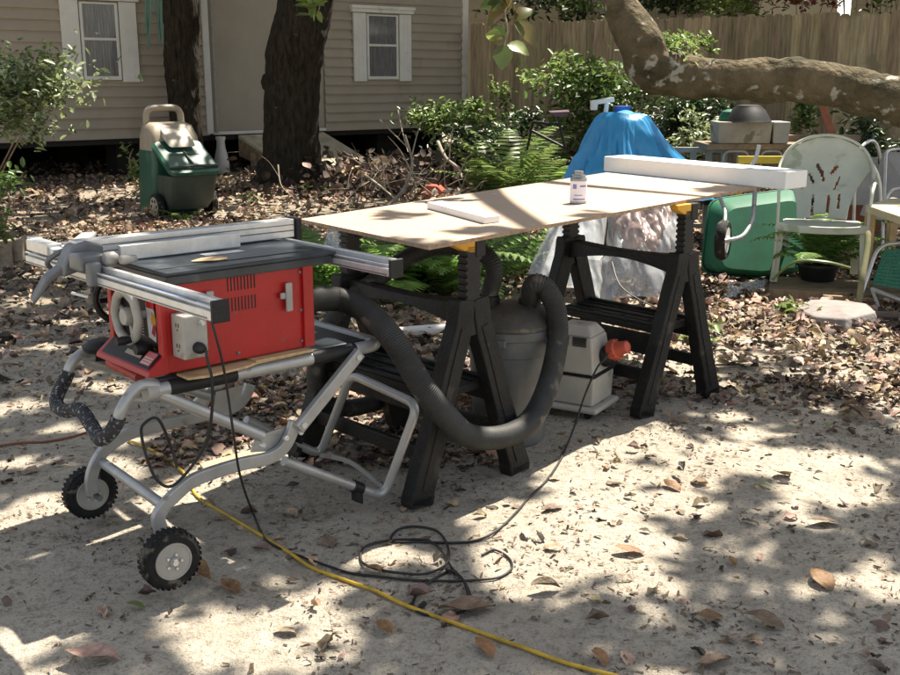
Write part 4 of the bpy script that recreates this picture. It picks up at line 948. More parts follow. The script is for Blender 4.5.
board('white_board', 'short white painted board lying on the near left part of the plywood', 'board', (427, 208.5), (484, 224), (500, 222), .026, M['white'])
bm_ = board('white_post', 'long white square post lying across the right end of the plywood', 'post', (603.5, 171), (785, 190), (806.5, 187), .082, M['white'], bevel=.004)
c = az(578, 203, TP + .001); sc_ = c.y / 1111
mb = MB(); mb.lathe(c, [(8.2 * sc_, 0), (8.6 * sc_, .002), (8.5 * sc_, .006), (8.5 * sc_, .098), (8.6 * sc_, .102), (7.0 * sc_, .112), (7.0 * sc_, .118)], 32)
can = solo(mb, 'glue_can', M['metalcan'], 'small round tin can with a white paper label standing on the plywood', 'can', c, smooth=35)
mb = MB(); mb.lathe(c, [(8.65 * sc_, .010), (8.65 * sc_, .094)], 32, cap=False); lb_ = build(mb, 'label', M['label'], can, smooth=35)
mb = MB()
for (a0, a1, z0, z1) in ((-1.5, -.6, .070, .078), (-2.4, -1.9, .062, .082), (-2.3, -.8, .016, .022), (-2.2, -1.2, .034, .038)):
    n0 = [c + Vector((math.cos(a0 + (a1 - a0) * i / 6), math.sin(a0 + (a1 - a0) * i / 6), 0)) * (8.72 * sc_) for i in range(7)]
    mb.add([p + Z * z for p in n0 for z in (z0, z1)], [(2 * i, 2 * i + 2, 2 * i + 3, 2 * i + 1) for i in range(6)])
build(mb, 'label_print', M['labelb'], lb_)
mb = MB(); mb.lathe(c, [(5.0 * sc_, .119), (5.0 * sc_, .132), (4.6 * sc_, .135)], 24); build(mb, 'cap', M['metalcan'], can, smooth=35)

# ------------------------------------------------------------------ dust barrel, hoses, vacuum
bc = Vector((.245, 4.26, 0)); k_ = 1.0
mb = MB(); mb.lathe(bc, [(.140, .0), (.146, .01), (.152, .12), (.160, .25), (.166, .37), (.171, .375), (.174, .44), (.184, .445), (.186, .475), (.182, .48)], 40)
br_ = solo(mb, 'dust_barrel', M['barrel'], 'grey plastic dust collector drum behind the near sawhorse with two hoses in its lid', 'barrel', bc, smooth=35)
mb = MB(); mb.lathe(bc, [(.186, .4805), (.190, .485), (.190, .498), (.179, .508), (.145, .545), (.10, .562), (.05, .57), (.01, .572)], 40); ld = build(mb, 'lid', M['lid'], br_, smooth=35)
mb = MB(); mb.lathe(bc + Vector((-.09, -.02, .53)), [(.045, 0), (.045, .07), (.036, .075)], 18); build(mb, 'port', M['black'], ld, smooth=35); mb = MB(); mb.lathe(bc + Vector((.075, -.02, .54)), [(.045, 0), (.045, .05), (.036, .055)], 18); build(mb, 'port', M['black'], ld, smooth=35)
for an in (-.6, -1.9): mb = MB(); d = Vector((math.cos(an), math.sin(an), 0)); mb.box(bc + d * .186 + Z * .44, (.02, .07, .03), d, Z.cross(d), Z); build(mb, 'side_grip', M['barrel'], br_, bevel=.006)
def ribbed(name, ctrl, r, lab, m, rib=.0014, pitch=.0075):
    S = spline(ctrl, 40); out = [S[0]]; acc = 0; rr = []; step = pitch / 4
    for a, b_ in zip(S, S[1:]):
        seg = (b_ - a).length; 
        while acc + seg >= step and seg > 1e-6:
            t = (step - acc) / seg; a = a.lerp(b_, t); out.append(a); seg = (b_ - a).length; acc = 0
        acc += seg
    rr = [r + (rib if i % 4 in (0, 1) else -rib * .6) for i in range(len(out))]
    mb = MB(); mb.tube(out, rr, 20); return solo(mb, name, m, lab, 'hose', ctrl[0], smooth=80)
h1 = [L(.60, .22, .74), ay(335, 299, 3.62), ay(366, 311, 3.56), ay(394, 341, 3.45), ay(422, 386, 3.42), ay(446, 416, 3.46), ay(470, 436, 3.55), ay(505, 436, 3.68), ay(532, 418, 3.85), ay(548, 385, 4.0), ay(557, 345, 4.1), ay(556, 310, 4.15), ay(546, 289, 4.17), ay(534, 285, 4.18), bc + Vector((.078, -.02, .575))]
ribbed('vacuum_hose', h1, .041, 'thick grey ribbed hose drooping in a big loop from the saw to the drum lid', M['hose'])
h3 = [bc + Vector((-.09, -.02, .60)), ay(494, 268, 4.2), ay(478, 250, 4.25), ay(452, 246, 4.3), ay(425, 250, 4.3), ay(400, 262, 4.25), ay(375, 281, 4.15), ay(350, 300, 4.1), ay(330, 325, 4.08), ay(319, 350, 4.05), ay(316, 385, 4.05), ay(330, 405, 4.12), ay(352, 408, 4.2), ay(378, 402, 4.35), ay(420, 395, 4.6)]
ribbed('ribbed_hose', h3, .034, 'second ribbed hose arching up behind the near sawhorse and down beside the saw', M['hose'])
# vacuum
vo = az(592, 421, .0); vf = Vector((.62, -.785, 0)).normalized(); vs = Vector((vf.y, -vf.x, 0))   # vf: right-forward face normal
vs = Vector((-.80, -.60, 0)).normalized(); vf = Vector((.60, -.80, 0)).normalized()
V0 = Vector((vo.x, vo.y, 0))   # near corner
def Vp(s, f, z): return V0 + vs_a * (s * 1.42) + vf_a * (f * 1.2) + Z * (z * 1.08)
vs_a = Vector((-.86, .51, 0)).normalized(); vf_a = Vector((.51, .86, 0)).normalized()
vac = thing('shop_vacuum', 'beige boxy shop vacuum with a black band between the drum and the far sawhorse', 'vacuum', V0)
mb = MB(); mb.hexa([Vp(-.02, -.02, .03), Vp(-.02, .20, .03), Vp(.27, .20, .03), Vp(.27, -.02, .03), Vp(-.02, -.02, .055), Vp(-.02, .20, .055), Vp(.27, .20, .055), Vp(.27, -.02, .055)]); vb = build(mb, 'base', M['vac'], vac, bevel=.012, seg=3)
mb = MB(); mb.hexa([Vp(0, 0, .056), Vp(0, .18, .056), Vp(.165, .18, .056), Vp(.165, 0, .056), Vp(-.004, -.004, .175), Vp(-.004, .184, .175), Vp(.170, .184, .175), Vp(.170, -.004, .175)]); vl = build(mb, 'tank', M['vac'], vac, bevel=.010, seg=3)
mb = MB(); mb.hexa([Vp(-.005, -.005, .1765), Vp(-.005, .185, .1765), Vp(.171, .185, .1765), Vp(.171, -.005, .1765), Vp(-.005, -.005, .1825), Vp(-.005, .185, .1825), Vp(.171, .185, .1825), Vp(.171, -.005, .1825)]); build(mb, 'band', M['black'], vac)
mb = MB(); mb.hexa([Vp(0, 0, .184), Vp(0, .18, .184), Vp(.165, .18, .184), Vp(.165, 0, .184), Vp(.014, .012, .335), Vp(.014, .15, .335), Vp(.150, .15, .335), Vp(.150, .012, .335)])
mb.hexa([Vp(.014, .012, .3352), Vp(.014, .15, .3352), Vp(.150, .15, .3352), Vp(.150, .012, .3352), Vp(.04, .05, .375), Vp(.04, .13, .375), Vp(.125, .13, .375), Vp(.125, .05, .375)]); vh = build(mb, 'motor_housing', M['vac'], vac, bevel=.010, seg=3)
mb = MB()
for g0 in (.03, .088):
    for i in range(7): mb.hexa([Vp(g0, .0065 - .001, .300 + i * .0055 - .003), Vp(g0 + .045, .0065 - .001, .300 + i * .0055 - .003), Vp(g0 + .045, .02, .300 + i * .0055 - .003), Vp(g0, .02, .300 + i * .0055 - .003), Vp(g0, .0065, .300 + i * .0055), Vp(g0 + .045, .0065, .300 + i * .0055), Vp(g0 + .045, .02, .300 + i * .0055), Vp(g0, .02, .300 + i * .0055)])
build(mb, 'vent_slots', M['dark'], vh)
mb = MB(); mb.hexa([Vp(.185, .02, .056), Vp(.185, .17, .056), Vp(.25, .17, .056), Vp(.25, .02, .056), Vp(.18, .02, .36), Vp(.18, .17, .36), Vp(.22, .17, .36), Vp(.22, .02, .36)]); build(mb, 'rear_tank', M['vac'], vac, bevel=.015, seg=3)
for (s, f) in ((.02, .02), (.02, .17), (.23, .02), (.23, .17)): mb = MB(); mb.lathe(Vp(s, f, .0) + Z * .016 - vf_a * .012, [(.016, 0), (.018, .004), (.018, .02), (.016, .024)], 14, axis=vf_a); build(mb, 'caster', M['black'], vac, smooth=40)
mb = MB(); c = Vp(-.006, .10, .245); nrm = -vs_a; mb.lathe(c, [(.045, -.02), (.047, .012), (.035, .03), (.032, .045)], 20, axis=(nrm - Z * .15).normalized(), sx=1); pt = build(mb, 'power_socket', M['black'], vac, smooth=40)
d = (nrm + Z * .38 + vf_a * -.1).normalized(); mb = MB(); mb.lathe(c + d * .02 + Z * .02, [(.043, 0), (.046, .012), (.043, .03), (.034, .036), (.030, .055), (.027, .085), (.022, .089), (.020, .085)], 22, axis=d)
for i in range(12):
    a, b_ = frame_of(d); an = i * math.pi / 6; e = a * math.cos(an) + b_ * math.sin(an); mb.box(c + d * .041 + Z * .02 + e * .044, (.028, .006, .006), d, e.cross(d), e)
solo(mb, 'red_plug', M['orange'], 'orange red ribbed hose plug stuck in the side of the beige vacuum', 'plug', c, smooth=40)
mb = MB(); mb.tube([az(385, 334, .035), az(480, 326, .035)], .033, 20); solo(mb, 'white_pipe', M['pipe'], 'white plastic pipe lying on the ground behind the near sawhorse', 'pipe', az(430, 330, 0), smooth=40)

# ------------------------------------------------------------------ cords
def g0(x, y, h=.006):
    p = az(x, y, 0); p.z = gz(p.x, p.y) + h; return p
def cord(name, pts, r, m, lab, cat='cord'):
    mb = MB(); mb.tube(spline(pts, 10), r, 8); return solo(mb, name, m, lab, cat, pts[0], smooth=80)
ZP = lambda x, y: g0(300 + x / 2.25, 300 + y / 2.25, .006)
cord('saw_power_cord', [pc + N * -.05, onb(207, 358, -.02), onb(212, 380, -.03), onb(212, 410, -.01), onb(207, 440, .02), onb(192, 466, .06), onb(172, 486, .08), onb(157, 480, .1), onb(147, 458, .11), onb(142, 438, .12), onb(143, 425, .12), onb(158, 419, .1), onb(172, 450, .12), onb(177, 468, .1)], .0045, M['cord'], 'black power cord looping down from the outlet box and round the stand frame')
cord('switch_cord', [onb(207, 305, .0), onb(214, 330, -.02), onb(222, 360, -.02), onb(228, 395, .0), onb(233, 430, .0), onb(240, 475, .05), g0(252, 515, .03), g0(265, 537, .006), g0(285, 548), g0(305, 556), g0(330, 566), g0(352, 573), g0(380, 579), g0(412, 582), g0(450, 583), g0(478, 581), g0(500, 577), g0(512, 568), g0(508, 557), g0(494, 551), g0(482, 556)], .0038, M['cord'], 'thin black cord falling from the front rail end and snaking right over the sand')
cord('extension_cord', [g0(470, 601), g0(464, 584, .008), g0(452, 570, .010), g0(445, 556, .008), g0(430, 541), g0(405, 538), g0(380, 541, .007), g0(364, 548), g0(361, 560), g0(375, 572, .012), g0(398, 578, .014), g0(425, 577, .010), g0(446, 566, .012), g0(448, 548, .009), g0(437, 532), g0(415, 525), g0(398, 527), g0(392, 540, .007), g0(420, 541), g0(455, 543), g0(480, 541), g0(500, 530), g0(516, 513), g0(530, 495), g0(546, 480), g0(560, 462), g0(568, 445, .008), ay(575, 425, 4.22), ay(585, 395, 4.25), ay(597, 368, 4.27), ay(606, 358, 4.3), c + Vector((0, -.03, .02))], .0042, M['cord'], 'black extension cord coiled on the sand and running back up to the vacuum')
cord('loose_cord', [g0(452, 570), g0(436, 580), g0(420, 592), g0(413, 606), g0(424, 614), g0(448, 615), g0(466, 608), g0(471, 596), g0(462, 582, .010), g0(446, 572, .012)], .0042, M['cord'], 'lower loop of black cord beside the yellow cord')
cord('extension_cord', [g0(128, 440), g0(150, 450), g0(168, 462), g0(186, 476), g0(197, 495), g0(225, 512), g0(262, 534), g0(290, 551), g0(312, 567), g0(345, 580), g0(375, 592), g0(402, 605), g0(440, 618), g0(480, 632), g0(525, 647), g0(570, 661), g0(630, 678), g0(720, 700)], .0058, M['ycord'], 'yellow extension cord running diagonally over the sand to the bottom edge')
cord('extension_cord', [g0(-60, 450), g0(-10, 446), g0(20, 441), g0(45, 440), g0(70, 436), g0(90, 431)], .005, M['rcord'], 'faded orange cord lying on the sand left of the saw stand')
# ------------------------------------------------------------------ wheeled tote
tb = az(180, 216); tf = Vector((.62, -.785, 0)).normalized(); tsd = Vector((-tf.y, tf.x, 0))   # tsd: towards right/back
def T(s, f, z): return tb + tsd * s + tf * f + Z * z
tote = thing('wheeled_tote', 'green and taupe wheeled yard tote leaning back in front of the slim tree', 'garden cart', tb)
def loft(sections, close=True):
    mb = MB(); n_ = len(sections[0]); vs = [p for s in sections for p in s]; fs = []
    for i in range(len(sections) - 1):
        for k in range(n_): l = (k + 1) % n_; fs.append((i * n_ + k, i * n_ + l, (i + 1) * n_ + l, (i + 1) * n_ + k))
    if close: fs += [tuple(range(n_))[::-1], tuple((len(sections) - 1) * n_ + k for k in range(n_))]
    return mb.add(vs, fs)
def rr(hw, f0, f1, z0, z1=None, c=.06):     # rounded rectangle section; z varies front to back
    z1 = z0 if z1 is None else z1; pts = []
    for (sx, fx) in ((-1, 0), (1, 0), (1, 1), (-1, 1)):
        for q in range(4):
            an = {(-1, 0): math.pi, (1, 0): 1.5 * math.pi, (1, 1): 0, (-1, 1): .5 * math.pi}[(sx, fx)] + q / 3 * math.pi / 2
            s = sx * (hw - c) + c * math.cos(an); f = (f0 + c if fx == 0 else f1 - c) + c * math.sin(an)
            t = (f - f0) / (f1 - f0); pts.append(T(s, f, z0 + (z1 - z0) * t))
    return pts
# order corners properly: (-,0) (+,0) (+,1) (-,1)
build(loft([rr(.27, -.42, -.02, .03), rr(.285, -.42, .0, .10), rr(.285, -.40, .04, .35), rr(.285, -.37, .06, .55), rr(.28, -.35, .04, .70)]), 'body', M['tote'], tote, smooth=40)
build(loft([rr(.278, -.35, .03, .701), rr(.27, -.34, .0, .84), rr(.24, -.33, -.06, .95), rr(.19, -.32, -.14, .985, c=.05)]), 'upper_shell', M['totebeige'], tote, smooth=40)
mb = MB(); mb.tube(rounded([T(-.20, -.27, .93), T(-.19, -.27, 1.13), T(.19, -.27, 1.13), T(.20, -.27, .93)], .09, 6), .036, 12); build(mb, 'handle', M['totebeige'], tote, smooth=60)
build(loft([rr(.14, -.14, .14, .985, .80, c=.04), rr(.15, -.16, .18, .93, .74, c=.04)]), 'scoop', mat('pale taupe poly', (.50, .44, .34), .5), tote, smooth=40)
build(loft([rr(.22, -.02, .26, .10, c=.05), rr(.25, .0, .36, .20, c=.06), rr(.26, .02, .42, .40, c=.06), rr(.265, .04, .44, .46, c=.06)]), 'front_bin', M['totegreydark'], tote, smooth=40)
ldd = build(loft([rr(.285, .0, .47, .735, .465, c=.06), rr(.285, -.02, .48, .775, .50, c=.06), rr(.26, .02, .44, .795, .525, c=.06)]), 'lid', M['tote'], tote, smooth=40)
mb = MB(); mb.tube([T(-.275, .22, .642), T(0, .22, .668), T(.275, .22, .642)], .014, 8); mb.tube([T(-.27, .42, .552), T(0, .43, .56), T(.27, .42, .552)], .014, 8); mb.tube([T(0, .05, .765), T(0, .42, .565)], .010, 8); build(mb, 'lid_rib', M['totegreydark'], ldd, smooth=60)
for s in (-.30, .30):
    wn = bpy.data.objects.new('wheel', None); COL.objects.link(wn); wn.parent = tote; c = T(s, .12, .135)
    mb = MB(); mb.lathe(c - tsd * .035, [(.10, 0), (.13, .004), (.137, .02), (.137, .05), (.13, .066), (.10, .07)], 32, axis=tsd); build(mb, 'tyre', M['rubber'], wn, smooth=40)
    mb = MB(); mb.lathe(c - tsd * .038 * (1 if s < 0 else -1), [(.10, 0), (.092, .008), (.03, .004), (.025, -.008)], 28, axis=tsd * (1 if s < 0 else -1))
    rm = build(mb, 'rim', mat('cream hub', (.40, .34, .25), .6), wn, smooth=30)
    mb = MB()
    for i in range(6):
        an = i * math.pi / 3; d = tf * math.cos(an) + Z * math.sin(an); mb.lathe(c - tsd * .040 * (1 if s < 0 else -1) + d * .062, [(.018, 0), (.018, .004)], 10, axis=tsd * (1 if s < 0 else -1))
    build(mb, 'hub_holes', M['dark'], rm)

# ------------------------------------------------------------------ blue tarp over a pile
tc_ = ay(617, 190, 9.3); tc_ = Vector((tc_.x, 9.3, 0))
def drape(name, lab, cat, c, prof, folds, amp, m, poly=None, sx=1, sy=1, tail=None, seed=1, n=150, rings=40, smooth=50, group=None):
    vs = [Vector(c) + Z * prof[0][1]]; fs = []; H_ = len(prof) - 1
    for i in range(1, rings + 1):
        t = i / rings * H_; k = min(int(t), H_ - 1); q = t - k
        r = prof[k][0] + (prof[k + 1][0] - prof[k][0]) * q; z = prof[k][1] + (prof[k + 1][1] - prof[k][1]) * q
        for j in range(n):
            a = 2 * math.pi * j / n; fo = sum(abs(noise.noise((math.cos(a) * f, math.sin(a) * f, seed + .15 * z + f))) * w_ for f, w_ in folds) - .12
            if poly: fo = (1 / max(math.cos(a - ak) / dk for ak, dk in poly) - 1) / amp / 2 + .25 * fo
            if poly: fo += (.10 * (1 - abs(noise.noise((a * 2.6, z * 1.8 + a, 3))) * 4) + .05 * (1 - abs(noise.noise((a * 6, z * 3 - a * 2, 8))) * 4)) * min(1, i / rings * 2)
            rr_ = r * (1 + amp * fo * 2 * min(1, i / rings * 1.8)); tl = tail(a) if tail else 1
            zn = noise.noise((math.cos(a) * rr_ * 6, math.sin(a) * rr_ * 6, seed)) * .03
            vs.append(Vector(c) + Vector((math.cos(a) * rr_ * sx * (1 + (tl - 1) * (i / rings) ** 2), math.sin(a) * rr_ * sy, max(.01, z + zn))))
    for j in range(n): fs.append((0, 1 + j, 1 + (j + 1) % n))
    for i in range(rings - 1):
        for j in range(n): l = (j + 1) % n; b_ = 1 + i * n; fs.append((b_ + j, b_ + n + j, b_ + n + l, b_ + l))
    mb = MB(); mb.add(vs, fs); return solo(mb, name, m, lab, cat, c, smooth=smooth, group=group)
drape('blue_tarp', 'bright blue plastic tarp draped over a tall pile behind the plywood', 'tarp', tc_, [(0, 1.14), (.15, 1.16), (.20, 1.12), (.30, .92), (.41, .70), (.46, .54), (.48, .46)], ((1.3, .8), (2.6, .4), (7, .10)), .5, M['tarp'], tail=lambda a: 1.0 + .75 * max(0, math.cos(a + .2)) ** 2, seed=4, poly=[(-.35, .95), (.75, .8), (1.6, 1.0), (2.5, .8), (3.2, 1.0), (3.9, .85), (-1.9, .78), (-1.15, .95)], smooth=24)
mb = MB(); c = ay(600, 103, 9.5); mb.beam(c - X * .08, c + X * .12 + Z * .03, .05, .04); mb.lathe(c - X * .05 - Z * .06, [(.03, 0), (.035, .07)], 12); mb.tube([c + X * .06, c + X * .05 - Z * .10], .02, 10)
solo(mb, 'white_fitting', M['pipe'], 'white plastic fitting poking up at the left top of the blue tarp', 'fitting', c, bevel=.004)
mb = MB(); c = ay(622, 112, 9.6); mb.lathe(c - Z * .05, [(.06, 0), (.075, .08), (.08, .10)], 20); solo(mb, 'blue_tub', M['bluebox'], 'small dark blue tub standing on top of the tarp covered pile', 'tub', c, smooth=40)
mb = MB(); mb.box(tc_ + Vector((.0, .12, .5)), (.36, .3, 1.0)); mb.box(tc_ + Vector((.35, .1, .3)), (.3, .3, .5)); solo(mb, 'covered_crate', M['wooddark'], 'crate stack hidden under the blue tarp', 'crate', tc_)

# ------------------------------------------------------------------ sheeting bundles behind the far sawhorse
def crumple(name, lab, cat, pts, thick, m, seed, amp=.10, nu=60, nv=44, bow=.14):
    """crumpled sheet over a lump: pts = 4 corners (bl, br, tr, tl)"""
    bl, br, tr, tl = [Vector(p) for p in pts]; mb = MB(); vs = []; nrm = (br - bl).cross(tl - bl).normalized()
    if nrm.y > 0: nrm = -nrm
    for j in range(nv + 1):
        for i in range(nu + 1):
            u, v = i / nu, j / nv; p = bl.lerp(br, u).lerp(tl.lerp(tr, u), v)
            b_ = math.sin(u * math.pi) ** .5 * math.sin(min(1, v * .85 + .15) * math.pi) ** .5 * bow
            q = noise.noise((u * 2.5 + seed, v * 2.5, seed)) + .9 * abs(noise.noise((u * 7 + v * 2, v * 1.6 + seed, 2))) - .8 * abs(noise.noise((u * 4 - v * 3, v + seed, 3))) - .22 * abs(noise.noise((u * 11 + v * 5, v * 6 + seed, 5))) + .05 * noise.noise((u * 26, v * 22, seed))
            p = p + nrm * (b_ + amp * q) + (br - bl) * .03 * noise.noise((v * 7, u * 3, seed)); p.z = max(.015, p.z); vs.append(p)
    for j in range(nv):
        for i in range(nu): a = j * (nu + 1) + i; mb.f.append((a, a + 1, a + nu + 2, a + nu + 1))
    mb.v = [tuple(v) for v in vs]; me_n = len(mb.v)
    back = [tuple(Vector(v) - nrm * thick) for v in mb.v]; f2 = [tuple(me_n + k for k in f[::-1]) for f in mb.f]; mb.v += back; mb.f += f2
    return solo(mb, name, m, lab, cat, bl.lerp(br, .5), smooth=45, fixn=False)
crumple('sheeting_bundle', 'crumpled clear plastic sheeting wrapped over a flat white board, left of the far sawhorse', 'plastic sheet', [ay(526, 274, 6.7), ay(600, 300, 6.5), ay(604, 215, 6.9), ay(560, 208, 7.1)], .006, M['plastic'], 3, .028, bow=.07)
mb = MB(); q = [ay(540, 276, 6.85), ay(596, 296, 6.8), ay(606, 212, 7.2), ay(566, 208, 7.3)]; mb.prism(q, Vector((.02, .05, 0))); solo(mb, 'leaning_board', mat('dusty white panel', (.42, .44, .45), .6), 'greyish white panel leaning inside the clear sheeting', 'panel', q[0])
crumple('sheeting_bundle', 'bright crumpled clear plastic heap behind the far sawhorse, on its right side', 'plastic sheet', [ay(596, 305, 6.6), ay(690, 300, 6.4), ay(690, 200, 6.9), ay(610, 198, 7.0)], .006, M['plastic'], 9, .075)
crumple('pink_bundle', 'pinkish brown stuff wrapped in clear plastic under the right end of the plywood', 'bundle', [ay(612, 262, 6.7), ay(684, 275, 6.6), ay(680, 192, 6.95), ay(612, 194, 7.0)], .25, M['plastic2'], 14, .07)
# blue and white carton
q0_, q1_, q2_ = az(596, 313, .0), az(606, 305, 0), az(625, 298, .0)
mb = MB(); ub = (az(625, 298) - az(600, 306)).normalized(); nb = Vector((-ub.y, ub.x, 0)); c0 = az(598, 306)
B_ = lambda s, f, z: c0 + ub * s + nb * f + Z * z
mb.hexa([B_(0, 0, 0), B_(.19, 0, 0), B_(.19, .14, 0), B_(0, .14, 0), B_(.0, 0, .30), B_(.12, 0, .37), B_(.12, .14, .37), B_(0, .14, .30)])
cb_ = solo(mb, 'carton', M['white'], 'white and blue printed carton behind the far sawhorse shelf', 'carton', c0)
mb = MB(); mb.prism([B_(.095, -.001, .0), B_(.191, -.001, 0), B_(.168, -.001, .12), B_(.095, -.001, .12)], -nb * .001); build(mb, 'blue_print', M['bluebox'], cb_)
mb = MB(); mb.prism([B_(.11, -.001, .19), B_(.13, -.001, .19), B_(.13, -.001, .21), B_(.11, -.001, .21)], -nb * .001); mb.prism([B_(.07, -.001, .22), B_(.10, -.001, .25), B_(.09, -.001, .26), B_(.06, -.001, .23)], -nb * .001); build(mb, 'black_print', M['black'], cb_)
mb = MB(); mb.tube(spline([ay(612, 262, 6.3), ay(620, 285, 6.1), ay(640, 300, 5.95), ay(668, 312, 5.8)], 6), .004, 6); solo(mb, 'thin_wire', M['cord'], 'thin dark wire hanging down across the clear plastic heap', 'wire', ay(640, 300, 5.95))
crumple('plastic_bag', 'small crumpled clear bag among the ferns behind the saw top', 'plastic bag', [ay(322, 262, 5.6), ay(352, 262, 5.6), ay(350, 231, 5.8), ay(326, 233, 5.8)], .03, M['plastic'], 21, .05, bow=.08)
crumple('plastic_scrap', 'flattened clear plastic scrap on the leaves right of the far sawhorse', 'plastic sheet', [az(722, 300, .02), az(762, 292, .02), az(768, 280, .08), az(728, 284, .06)], .01, M['plastic'], 31, .03, bow=.03)

# ------------------------------------------------------------------ green wheelbarrow (tipped on its side)
wb = thing('wheelbarrow', 'green wheelbarrow tipped up with its small wheel facing out, behind the white chair', 'wheelbarrow', az(745, 272))
YB = 7.9
mb = MB(); o = rounded([ay(755, 276, YB - .1), ay(704, 272, YB - .05), ay(712, 200, YB + .2), ay(800, 188, YB + .35), ay(808, 270, YB), ay(755, 276, YB - .1)], .10, 4)[1:]; m_ = len(o)
ctr = sum(o, Vector()) / m_ + Vector((.03, 0, .03)); vs = []
for t_, sc__, dp in ((0, 1.03, -.02), (.1, 1.03, 0), (.1, .99, .01), (.6, .90, -.13), (1, .80, -.20), (1.05, .77, -.215)): vs += [ctr.lerp(p, sc__) + Vector((-.02, dp, 0)) for p in o]
mb.add(vs, [(j * m_ + i, j * m_ + (i + 1) % m_, (j + 1) * m_ + (i + 1) % m_, (j + 1) * m_ + i) for j in range(5) for i in range(m_)] + [tuple(5 * m_ + i for i in range(m_))])
ty_ = build(mb, 'tray', M['barrow'], wb, smooth=22)
so_ = ty_.modifiers.new('s', 'SOLIDIFY'); so_.thickness = .012
wc = ay(723, 240, 7.2); wax = Vector((.55, -.83, 0)).normalized(); wax = Vector((.90, -.42, 0)).normalized()
wn = bpy.data.objects.new('wheel', None); COL.objects.link(wn); wn.parent = wb
mb = MB(); mb.lathe(wc - wax * .03, [(.085, 0), (.12, -.004), (.135, .015), (.135, .045), (.12, .064), (.085, .06)], 36, axis=wax); build(mb, 'tyre', M['rubber'], wn, smooth=40)
mb = MB(); mb.lathe(wc + wax * .031, [(.086, 0), (.078, -.006), (.03, -.002), (.026, .012), (.01, .014)], 30, axis=wax); build(mb, 'rim', M['pipe'], wn, smooth=30)
mb = MB(); mb.tube(spline([ay(719, 196, 7.5), ay(725, 212, 7.35), ay(724, 228, 7.2)], 5), .014, 10); mb.tube(rounded([ay(755, 190, 7.5), ay(753, 222, 7.3), ay(742, 238, 7.15), ay(723, 241, 7.1)], .14, 6), .015, 10); build(mb, 'handle_frame', M['tube'], wb, smooth=60)

# ------------------------------------------------------------------ white resin chair
ch = thing('garden_chair', 'whitish green resin armchair with slotted back standing on planks at the right', 'chair', az(815, 292))
cx = Vector((.95, -.31, 0)).normalized(); cf = Vector((cx.y, -cx.x, 0)); C0 = ay(817, 290, 7.25); C0.z = .075
def K(s, f, z): return C0 + cx * s + cf * f + Z * z
# measured half widths: 0.30 m at arms
hw = .295
path = [K(-hw, .0, 0), K(-hw + .005, -.01, .42), K(-hw, -.02, .60), K(-hw - .01, -.12, .655), K(-hw - .02, -.34, .68), K(-hw - .01, -.47, .78), K(-hw + .05, -.535, .885), K(-hw + .16, -.56, .95), K(0, -.565, .975)]
path = path + [K(-(p - C0).dot(cx), (p - C0).dot(cf), (p - C0).z) for p in path[-2::-1]]
sp = spline(path, 8)
mb = MB(); ww = []
for i in range(len(sp)): ww.append(.055)
mb.strap(sp, .058, .020, cf); build(mb, 'arm_frame', M['chair'], ch, smooth=60, bevel=.005)
# back panel as a grid with slots
mb = MB(); NU, NV = 56, 60; vs = []
def backp(u, v):   # u -1..1, v 0..1
    z = .40 + .56 * v; tp = (max(0, v - .62) / .38); half = (.17 + .13 * min(1, v / .6) ** 2) * (1 - tp ** 2.6 * .75) if v > .0 else .165
    return K(u * half, -.42 - .14 * v - .02 * (1 - u * u), z)
for j in range(NV + 1):
    for i in range(NU + 1): vs.append(backp(-1 + 2 * i / NU, j / NV))
slots = []
def slot(x0, y0, x1, y1, w_): slots.append((Vector((x0, y0)), Vector((x1, y1)), w_))
# slots in local metres (s, z); from the picture: V marks above, U slots below
for q in ((-.105, .70, -.075, .64, .008), (-.055, .76, -.020, .71, .012), (-.02, .71, -.010, .66, .009), (.075, .76, .045, .71, .010), (.10, .68, .07, .60, .006), (-.070, .55, -.070, .42, .008), (.035, .55, .035, .42, .010), (-.070, .42, .035, .42, .010), (.105, .56, .105, .47, .008), (-.145, .66, -.150, .60, .004)):
    slot(*q)
def inslot(s, z):
    p = Vector((s, z))
    for a, b_, w_ in slots:
        d = b_ - a; t = max(0, min(1, (p - a).dot(d) / max(1e-9, d.dot(d)))); 
        if (a + d * t - p).length < w_: return True
    return False
fs = []
for j in range(NV):
    for i in range(NU):
        a = j * (NU + 1) + i; c = (vs[a] + vs[a + NU + 2]) / 2; s_ = (c - C0).dot(cx); z_ = (c - C0).z
        if not inslot(s_ , z_ - .0): fs.append((a, a + 1, a + NU + 2, a + NU + 1))
mb.add(vs, fs); bk = build(mb, 'backrest', M['chair'], ch, smooth=60); so_ = bk.modifiers.new('s', 'SOLIDIFY'); so_.thickness = .008
mb = MB(); 
seat_pts = [K(-.27, .0, .385), K(.27, .0, .385), K(.25, -.45, .375), K(-.25, -.45, .375)]
mb.hexa([p - Z * .012 for p in seat_pts] + [p + Z * .012 for p in seat_pts]); mb.strap(spline([K(-.30, .01, .395), K(-.2, .022, .378), K(0, .028, .372), K(.2, .022, .378), K(.30, .01, .395)], 5), .05, .03, Z)
build(mb, 'seat', M['chair'], ch, bevel=.006)
for s in (-1, 1):
    mb = MB(); mb.strap([K(s * .235, -.44, .38), K(s * .25, -.50, 0)], .055, .035, cx); build(mb, 'rear_leg', M['chair'], ch, bevel=.006)
    mb = MB(); mb.strap([K(s * .265, -.02, .38), K(s * .29, .0, 0)], .05, .04, cx); build(mb, 'front_leg', M['chair'], ch, bevel=.006)

